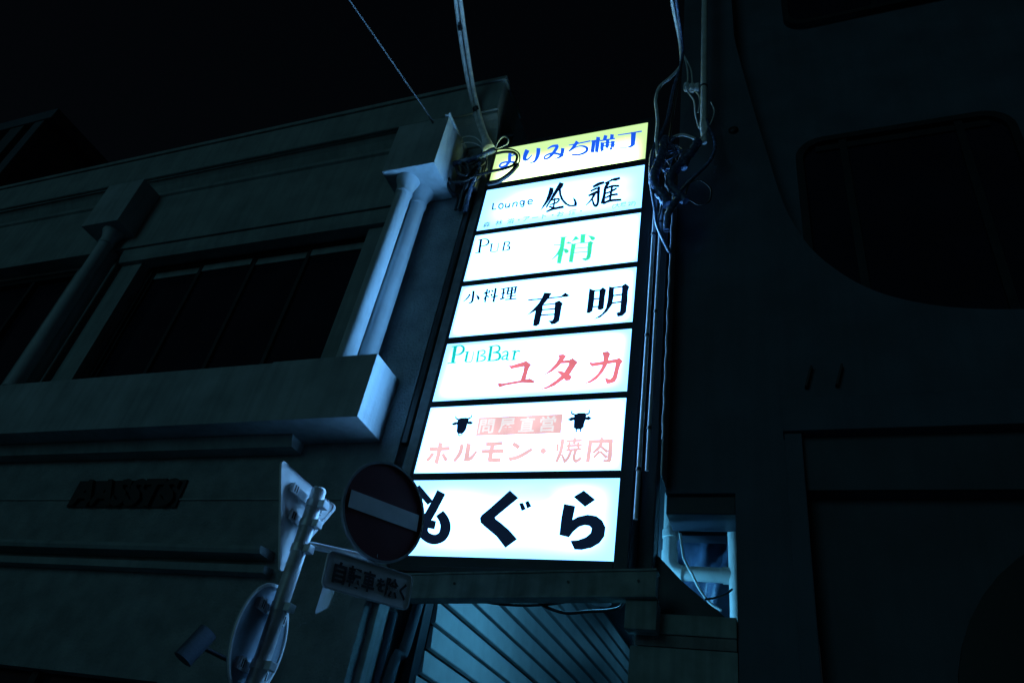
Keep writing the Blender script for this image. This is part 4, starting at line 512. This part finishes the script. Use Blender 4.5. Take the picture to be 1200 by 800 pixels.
# drain pipe
dp = thing('drain_pipe', 'white plastic drain pipe with elbows in the recess right of the sign', 'pipe', (-.8, 5.6, 3))
r = .056
v = smooth_path([(-1.03, 5.62, 3.86), (-1.03, 5.62, 3.80), (-1.025, 5.62, 3.76), (-1.0, 5.62, 3.715), (-.96, 5.62, 3.695), (-.93, 5.62, 3.69)], 3)
MB().tube([(-1.03, 5.62, 4.35), (-1.03, 5.62, 3.85)], r, 20).build('upright', pvc, dp)
MB().tube(v, r + .007, 20).build('elbow', pvc, dp)
MB().tube([(-.95, 5.62, 3.69), (-.56, 5.62, 3.682)], r, 20).build('cross_run', pvc, dp)
MB().tube([(-.63, 5.62, 3.683), (-.55, 5.62, 3.682)], r + .008, 20).build('socket', pvc, dp)
MB().tube([(-1.03, 5.62, 4.03), (-1.03, 5.62, 3.97)], r + .008, 20).build('socket', pvc, dp)
MB().tube([(-.535, 5.60, 4.02), (-.525, 5.60, 3.3), (-.52, 5.60, 2.7)], r, 20).build('downpipe', pvc, dp)
MB().tube([(-.525, 5.60, 3.32), (-.523, 5.60, 3.22)], r + .008, 20).build('socket', pvc, dp)
# tarp
tp = MB(); N = 26
vs = []; 
for j in range(N):
    for i in range(N):
        a, b = i / (N - 1), j / (N - 1)
        y = 5.95 + .05 * math.sin(a * 9 + b * 5) * math.sin(b * 7 + 1) + .035 * math.sin(a * 17 - b * 13) + .1 * (b - .5) ** 2 + .015 * random.uniform(-1, 1)
        vs.append((-1.08 + .62 * a, y, 3.12 + 1.25 * b))
tp.add(vs, [(j * N + i, j * N + i + 1, (j + 1) * N + i + 1, (j + 1) * N + i) for j in range(N - 1) for i in range(N - 1)], True)
top(tp, 'tarp', tarp_m, 'crumpled dark blue tarp hanging behind the white drain pipe', 'tarp')

# ================================================================== conduits and pipes beside the sign
cg = 'conduits beside the sign'
def conduit(x, y, z0, z1, r, m, label, n=10):
    t = thing('conduit', label, 'conduit', (x, y, z0), cg)
    MB().tube([(x, y, z0), (x, y, z1)], r, n).build('pipe', m, t)
    for zz in [z0 + (z1 - z0) * k for k in (.12, .5, .86)]: MB().tube([(x, y, zz - .012), (x, y, zz + .012)], r + .006, n).build('clip', dark_metal, t)
    return t
conduit(-1.147, 4.90, 3.8, 7.1, .017, galv, 'thin galvanised conduit nearest the right edge of the lit sign')
conduit(-1.093, 4.93, 4.2, 7.25, .014, galv, 'thin conduit second from the right edge of the lit sign, under the cable tangle')
conduit(-.692, 4.85, 8.14, 13, .034, pvc, 'pale riser conduit on the dark building above the cable tangle')
MB_ = MB().tube([(-.692, 4.85, 8.15), (-.690, 4.835, 8.05), (-.684, 4.82, 7.90), (-.678, 4.82, 7.75)], [.036, .038, .034, .026], 12); top(MB_, 'flexible_conduit', grey_cable, 'ribbed flexible end below the pale riser conduit', 'conduit')
top(MB().tube(smooth_path([(-3.03, 5.5, 3.5), (-3.03, 5.45, 3.2), (-3.04, 5.42, 2.9), (-3.08, 5.36, 2.6), (-3.09, 5.34, 0.1)], 4), .045, 14), 'downpipe', grey_light, 'bent grey downpipe at the alley mouth left of the siding', 'pipe')
top(MB().tube([(-3.15, 5.32, 3.18), (-3.15, 5.32, .1)], .035, 12), 'downpipe', grey_light, 'straight slim downpipe beside the corner post at the alley mouth', 'pipe')
top(MB().bevbox(-3.10, -3.02, 5.58, 5.72, 2.7, 3.6, .01), 'meter_box', frame_dark, 'dark narrow box on the alley wall left of the siding', 'box')

# ================================================================== dome lamp under the beam
dl = thing('bulb_lamp', 'small bulb lamp with a saucer just below the right end of the sign beam', 'lamp', (-1.5, 5.5, 3.4))
lm3 = lm.copy(); lm3.name = 'lit bulb'; lm3.node_tree.nodes['Principled BSDF'].inputs['Emission Strength'].default_value = 1300
MB().lathe((-1.515, 5.5, 3.50), [(.006, 0), (.03, .008), (.042, .022), (.036, .04), (.016, .055)], 20).build('bulb', lm3, dl)
MB().lathe((-1.515, 5.5, 3.555), [(.030, .0), (.034, .01), (.03, .03), (.02, .045)], 24).build('cap', dark_metal, dl)
MB().tube([(-1.515, 5.5, 3.595), (-1.515, 5.44, 3.62), (-1.515, 5.401, 3.62)], .012, 8).build('arm', galv, dl)
MB().lathe((-1.515, 5.5, 3.385), [(.02, 0), (.075, .004), (.082, .012), (.076, .014), (.02, .008)], 24).build('saucer', galv, dl)
MB().bevbox(-1.605, -1.595, 5.402, 5.62, 3.44, 3.66, .003).build('light_baffle', dark_metal, dl)  # unseen plate added to keep the bulb's light off the alley's left side
MB().tube([(-1.56, 5.5, 3.395), (-1.56, 5.5, 3.56)], .004, 6).build('stay', galv, dl)

# ================================================================== CABLES
CG = {'l': 'cables tangled at the upper left corner of the sign', 'r': 'cables tangled right of the sign', 'a': 'cables under the beam', 'p': 'cables in the pipe recess'}
CL = [
 ('service_strand_a', .027, grey_cable, 'service_cable', 'left strand of the thick pale cable pair rising from the sign corner', 'l'),
 ('service_strand_b', .027, grey_cable, 'service_cable', 'right strand of the thick pale cable pair rising from the sign corner', 'l'),
 ('span_wire', .010, grey_wire, 'wire', 'thin straight wire running up left into the night sky', 'l'),
 ('bundle_a', .034, blue_sheath, 'cable', 'thick blue wrapped cable crossing left of the yellow panel', 'l'),
 ('bundle_b', .027, black_pvc, 'cable', 'thick black cable crossing the lower left of the yellow panel', 'l'),
 ('loop_a', .007, grey_cable, 'cable', 'pale wire loop standing above the yellow panel corner', 'l'),
 ('loop_b', .009, black_pvc, 'cable', 'outer black cable loop over the first blue character', 'l'),
 ('loop_c', .016, black_pvc, 'cable', 'inner black cable loop sweeping from the first blue character to the wall', 'l'),
 ('loop_d', .008, porcelain, 'cable', 'upper white wire arc beside the entablature block', 'l'),
 ('loop_e', .007, porcelain, 'cable', 'lower white wire arc beside the entablature block', 'l'),
 ('drop_a', .02, black_pvc, 'cable', 'black cable drop nearest the entablature block', 'l'),
 ('drop_b', .03, black_pvc, 'cable', 'thick black cable drop in the middle of the left tangle', 'l'),
 ('drop_c', .026, blue_sheath, 'cable', 'blue black cable drop nearest the sign in the left tangle', 'l'),
 ('drop_d', .022, black_pvc, 'cable', 'black cable sagging across the left tangle', 'l'),
 ('rh_over_a', 0.0175, grey_cable, 'cable', 'grey overhead cable bowing left toward the top right sign corner', 'r'),
 ('rh_over_b', 0.0175, blue_sheath, 'cable', 'long overhead cable passing down beside the right sign edge', 'r'),
 ('rh_c', 0.0135, black_pvc, 'cable', 'straight dark cable in the middle of the right tangle', 'r'),
 ('rh_ins_a', .008, grey_cable, 'cable', 'wire through the left porcelain insulator', 'r'),
 ('rh_ins_b', .008, grey_cable, 'cable', 'wire through the middle porcelain insulator', 'r'),
 ('rh_e', 0.0149, grey_cable, 'cable', 'pale wire arching below the riser conduit', 'r'),
 ('rh_f', 0.0162, blue_sheath, 'cable', 'cable bowing out right below the riser conduit', 'r'),
 ('rh_g', .006, grey_cable, 'cable', 'short stray wire right of the flexible conduit', 'r'),
 ('rh_sleeve_a', .05, blue_sheath, 'cable_sleeve', 'glossy wrapped cable sleeve nearest the sign', 'r'),
 ('rh_sleeve_b', .047, blue_sheath, 'cable_sleeve', 'glossy wrapped cable sleeve in the middle of the right tangle', 'r'),
 ('rh_sleeve_c', .033, blue_sheath, 'cable_sleeve', 'lowest glossy cable sleeve of the right tangle', 'r'),
 ('rh_sleeve_d', .046, blue_sheath, 'cable_sleeve', 'upper right dark cable sleeve below the pale wire', 'r'),
 ('rh_coil', .008, black_pvc, 'cable', 'dark cable coil on the dark building wall', 'r'),
 ('rh_h', .009, blue_sheath, 'cable', 'thin cable hanging from the right tangle along the conduits', 'r'),
 ('alley_a', .011, black_pvc, 'cable', 'upper black cable sagging under the beam before the siding', 'a'),
 ('alley_b', .012, black_pvc, 'cable', 'lower black cable sagging under the beam toward the dome lamp', 'a'),
 ('rec_a', .010, grey_cable, 'cable', 'pale cable curving beneath the drain pipe', 'p'),
 ('rec_b', .008, black_pvc, 'cable', 'short dark cable below the drain pipe cross run', 'p'),
]
for key, rad, m, name, label, gk in CL:
    path = smooth_path(PATHS[key], 5); rads = [rad * (1 + (.12 * math.sin(i * 2.1) if m is blue_sheath and rad > .02 else 0)) for i in range(len(path))]
    top(MB().tube(path, rads, 8), name, m, label, 'cable', CG[gk])
def along(key, t):
    P = smooth_path(PATHS[key], 5); i = min(len(P) - 2, int(t * (len(P) - 1))); return P[i], (P[i + 1] - P[i]).normalized()
for k, t in enumerate((.33, .72)):
    a, d = along('service_strand_a', t); b, _ = along('service_strand_b', t); c = (a + b) / 2
    top(MB().tube([c - d * .03, c + d * .03], .046, 12), 'cable_band', black_pvc, ('upper', 'lower')[k] + ' black band strapping the thick pale cable pair', 'band', 'bands on the service cable')
a, d = along('service_strand_a', .985); b, _ = along('service_strand_b', .985); c = (a + b) / 2
top(MB().tube([c + d * .02, c + d * .12, c + d * .30], [.04, .05, .075], 10), 'cable_sheath', grey_cable, 'flared grey sheath at the foot of the thick pale cable pair', 'sheath')
for k, px in enumerate(INSUL):
    t = thing('insulator', ('leftmost', 'middle', 'rightmost')[k] + ' of the three small porcelain insulators left of the riser conduit', 'insulator', px, 'porcelain insulators')
    MB().lathe(px, [(.012, .06), (.03, .05), (.036, .02), (.02, .005), (.034, -.02), (.03, -.05), (.012, -.06)][::-1], 14).build('body', porcelain, t)
    MB().tube([(px[0], px[1], px[2] + .06), (px[0] - .01, px[1] + .05, px[2] + .11)], .006, 6).build('pin', galv, t)
# loose thin wires inside both tangles
rnd = random.Random(11)
for cx, cy, cz, n, sx, sz, lab, gk in ((-3.30, 4.92, 8.02, 9, .17, .20, 'loose thin black wire curling inside the left cable tangle', 'l'), (-1.02, 4.78, 7.55, 7, .14, .30, 'loose thin dark wire curling inside the right cable tangle', 'r')):
    for i in range(n):
        P = [Vector((cx + rnd.uniform(-sx, sx), cy + rnd.uniform(-.05, .04), cz + rnd.uniform(-sz, sz))) for k in range(5)]
        top(MB().tube(smooth_path(P, 6), rnd.choice((.006, .008, .011)), 6), 'wire', (blue_sheath if gk == 'r' else black_pvc), lab, 'wire', 'loose wires in the ' + ('left' if gk == 'l' else 'right') + ' tangle')
# small connector boxes inside the left tangle
for k, (x, y, zc, sz) in enumerate(((-3.42, 4.98, 8.02, .09), (-3.30, 4.98, 7.90, .07), (-3.22, 4.99, 8.10, .06))):
    top(MB().bevbox(x - sz, x + sz, y - .04, y + .04, zc - sz * 1.2, zc + sz * 1.2, .015), 'junction_box', black_pvc, ('large black junction box nearest the entablature block', 'lower black junction box in the left cable tangle', 'small black junction box beside the yellow panel')[k], 'junction box', 'junction boxes in the left cable tangle')
top(MB().bevbox(-3.366, -3.30, 5.085, 5.16, 4.6, 7.9, .01), 'dark_gap_strip', black_pvc, 'black strip standing in for the shaded gap at the wall corner left of the sign', 'strip')  # black strip in place of the shade in the gap beside the post

# ================================================================== TRAFFIC SIGNS
PX, PY = -2.72, 3.40
ts = thing('traffic_sign_post', 'steel post with a no entry disc, notice board and two signs seen from behind', 'traffic sign', (PX, PY, 0))
MB().lathe((PX, PY, 0), [(.045, .0), (.045, 3.29), (.038, 3.305), (.01, 3.312)], 24).build('post', galv, ts)
def band(z, name='clamp'):
    o = MB().lathe((PX, PY, z), [(.050, -.022), (.050, .022)], 24)
    o.bevbox(PX + .045, PX + .085, PY - .028, PY + .028, z - .022, z + .022, .004)
    return o.build(name, galv, ts)
for zz in (3.20, 3.08, 2.60, 2.30, 2.93): band(zz)
def frame(n, c, roll=0):
    n = Vector(n).normalized(); u = Vector((-n.y, n.x, 0)).normalized(); w_ = n.cross(u)
    M = Matrix((u, -n, w_)).transposed().to_4x4(); return Matrix.Translation(c) @ M @ Matrix.Rotation(roll, 4, 'Y')
def disc_plate(r, y0, y1, n=56):
    return MB().prism([(r * math.cos(2 * math.pi * k / n), r * math.sin(2 * math.pi * k / n)) for k in range(n)], y0, y1)
# local frame: x along the plate, -y out of its face, z up
M = frame((.912, -.41, 0), (-2.372, 3.615, 3.262), R(-6))
ne = disc_plate(.290, -.004, .004).xf(M).build('no_entry_disc', red_sheet, ts, label='round red no entry disc with white bar')
n_ = 56
ring([(.303 * math.cos(2 * math.pi * k / n_), .303 * math.sin(2 * math.pi * k / n_)) for k in range(n_)], [(.288 * math.cos(2 * math.pi * k / n_), .288 * math.sin(2 * math.pi * k / n_)) for k in range(n_)], -.010, .012).xf(M).build('rim', post_grey, ne)
MB().box(-.258, .258, -.0065, -.0045, -.052, .052).xf(M).build('white_bar', white_sheet, ne)
MB().box(-.02, .02, .006, .04, -.42, .2).xf(M).build('back_rail', galv, ts)
nbp = [(x - .018, z - .416) for x, z in rrect(-.302, .302, -.102, .102, .035)]
nbd = MB().prism(nbp, -.004, .006).xf(M).build('notice_board', white_sheet, ts, label='white notice board with black Japanese lettering below the no entry disc')
ring(nbp, [(x - .018, z - .416) for x, z in rrect(-.294, .294, -.094, .094, .03)], -.009, -.0042).xf(M).build('rim', galv, nbd)
for body, u, wd, sz in (('自', -.192, .078, .118), ('転', -.100, .086, .118), ('車', -.006, .082, .118), ('を', .074, .058, .08), ('除', .150, .084, .118), ('く', .226, .046, .1)):
    vs, fs = text_mesh(body, sz, wd, .0035)
    MB().add([(-.018 + u * 1.07 + v.x * 1.07, -.0055 - v.z, -.420 + v.y) for v in vs], fs).xf(M).build('lettering', black_ink, nbd)
# arm from post to disc
arm = MB().tube([(PX, PY, 2.965), (-2.45, 3.63, 2.985), (-2.36, 3.66, 3.0)], .021, 12).build('arm', galv, ts)
MB().tube([(-2.385, 3.63, 2.80), (-2.385, 3.63, 3.42)], .016, 10).build('upright', galv, ts)
# triangular plate seen from behind
def tri(s, r, n=5):
    h = s * math.sqrt(3) / 2; C = [(-s / 2, 0), (s / 2, 0), (0, -h)]; out = []
    for i in range(3):
        p, a, b = Vector(C[i]), Vector(C[i - 1]), Vector(C[(i + 1) % 3]); da = (a - p).normalized(); db = (b - p).normalized(); L = r * math.sqrt(3)
        p0, p1 = p + da * L, p + db * L
        for k in range(n + 1): t = k / n; out.append(tuple((1 - t) ** 2 * p0 + 2 * t * (1 - t) * p + t * t * p1))
    return out
M2 = frame((-1, 0, 0), (-2.80, 3.395, 3.335), 0)
t2 = MB().prism(tri(.64, .03), -.004, .004).xf(M2).build('triangle_plate', plate_back, ts, label='bare back of a triangular sign plate')
ring(tri(.645, .03), tri(.60, .03), .0042, .012).xf(M2).build('folded_edge', plate_back, t2)
def clip_rail(M_, z, w_, par_):
    MB().box(-w_, w_, .006, .022, z - .025, z + .025).xf(M_).build('mounting_rail', galv, par_)
    for sx in (-1, 1): MB().box(sx * w_ * .8 - .028, sx * w_ * .8 + .028, .0225, .034, z - .03, z + .03).xf(M_).build('clip', plate_back, par_)
    for sx in (-1, 1):
        for dx in (-.010, .010): MB().box(sx * w_ * .8 + dx - .004, sx * w_ * .8 + dx + .004, .0342, .036, z - .02, z + .02).xf(M_).build('slot', black_ink, par_)
clip_rail(M2, -.10, .17, t2); clip_rail(M2, -.24, .10, t2)
M3 = frame((-.98, -.18, 0), (-2.80, 3.42, 2.43), 0)
t3 = disc_plate(.290, -.004, .004).xf(M3).build('round_plate', plate_painted, ts, label='bare back of a round sign plate low on the post')
ring([(.292 * math.cos(2 * math.pi * k / n_), .292 * math.sin(2 * math.pi * k / n_)) for k in range(n_)], [(.276 * math.cos(2 * math.pi * k / n_), .276 * math.sin(2 * math.pi * k / n_)) for k in range(n_)], .0042, .014).xf(M3).build('folded_edge', plate_back, t3)
clip_rail(M3, .15, .17, t3); clip_rail(M3, -.15, .17, t3)
M4 = frame((-.6, -.75, 0), (-2.56, 3.56, 2.78), 0)
t4 = MB().prism(rrect(-.12, .12, -.14, .14, .03), -.003, .003).xf(M4).build('small_plate', plate_back, ts, label='small plate back beside the notice board')
# wall flood lamp, unlit
fl = thing('wall_flood_lamp', 'unlit cylindrical flood lamp on the dark lower wall left of the round sign back', 'lamp', (-4.25, 4.6, 2.6))
MB().tube([(-4.21, 4.42, 2.50), (-4.15, 4.50, 2.72)], [.075, .075], 20).build('housing', grey_light, fl)
MB().tube([(-4.18, 4.48, 2.62), (-4.12, 4.7, 2.6), (-4.10, 5.08, 2.6)], .018, 8).build('arm', dark_metal, fl)
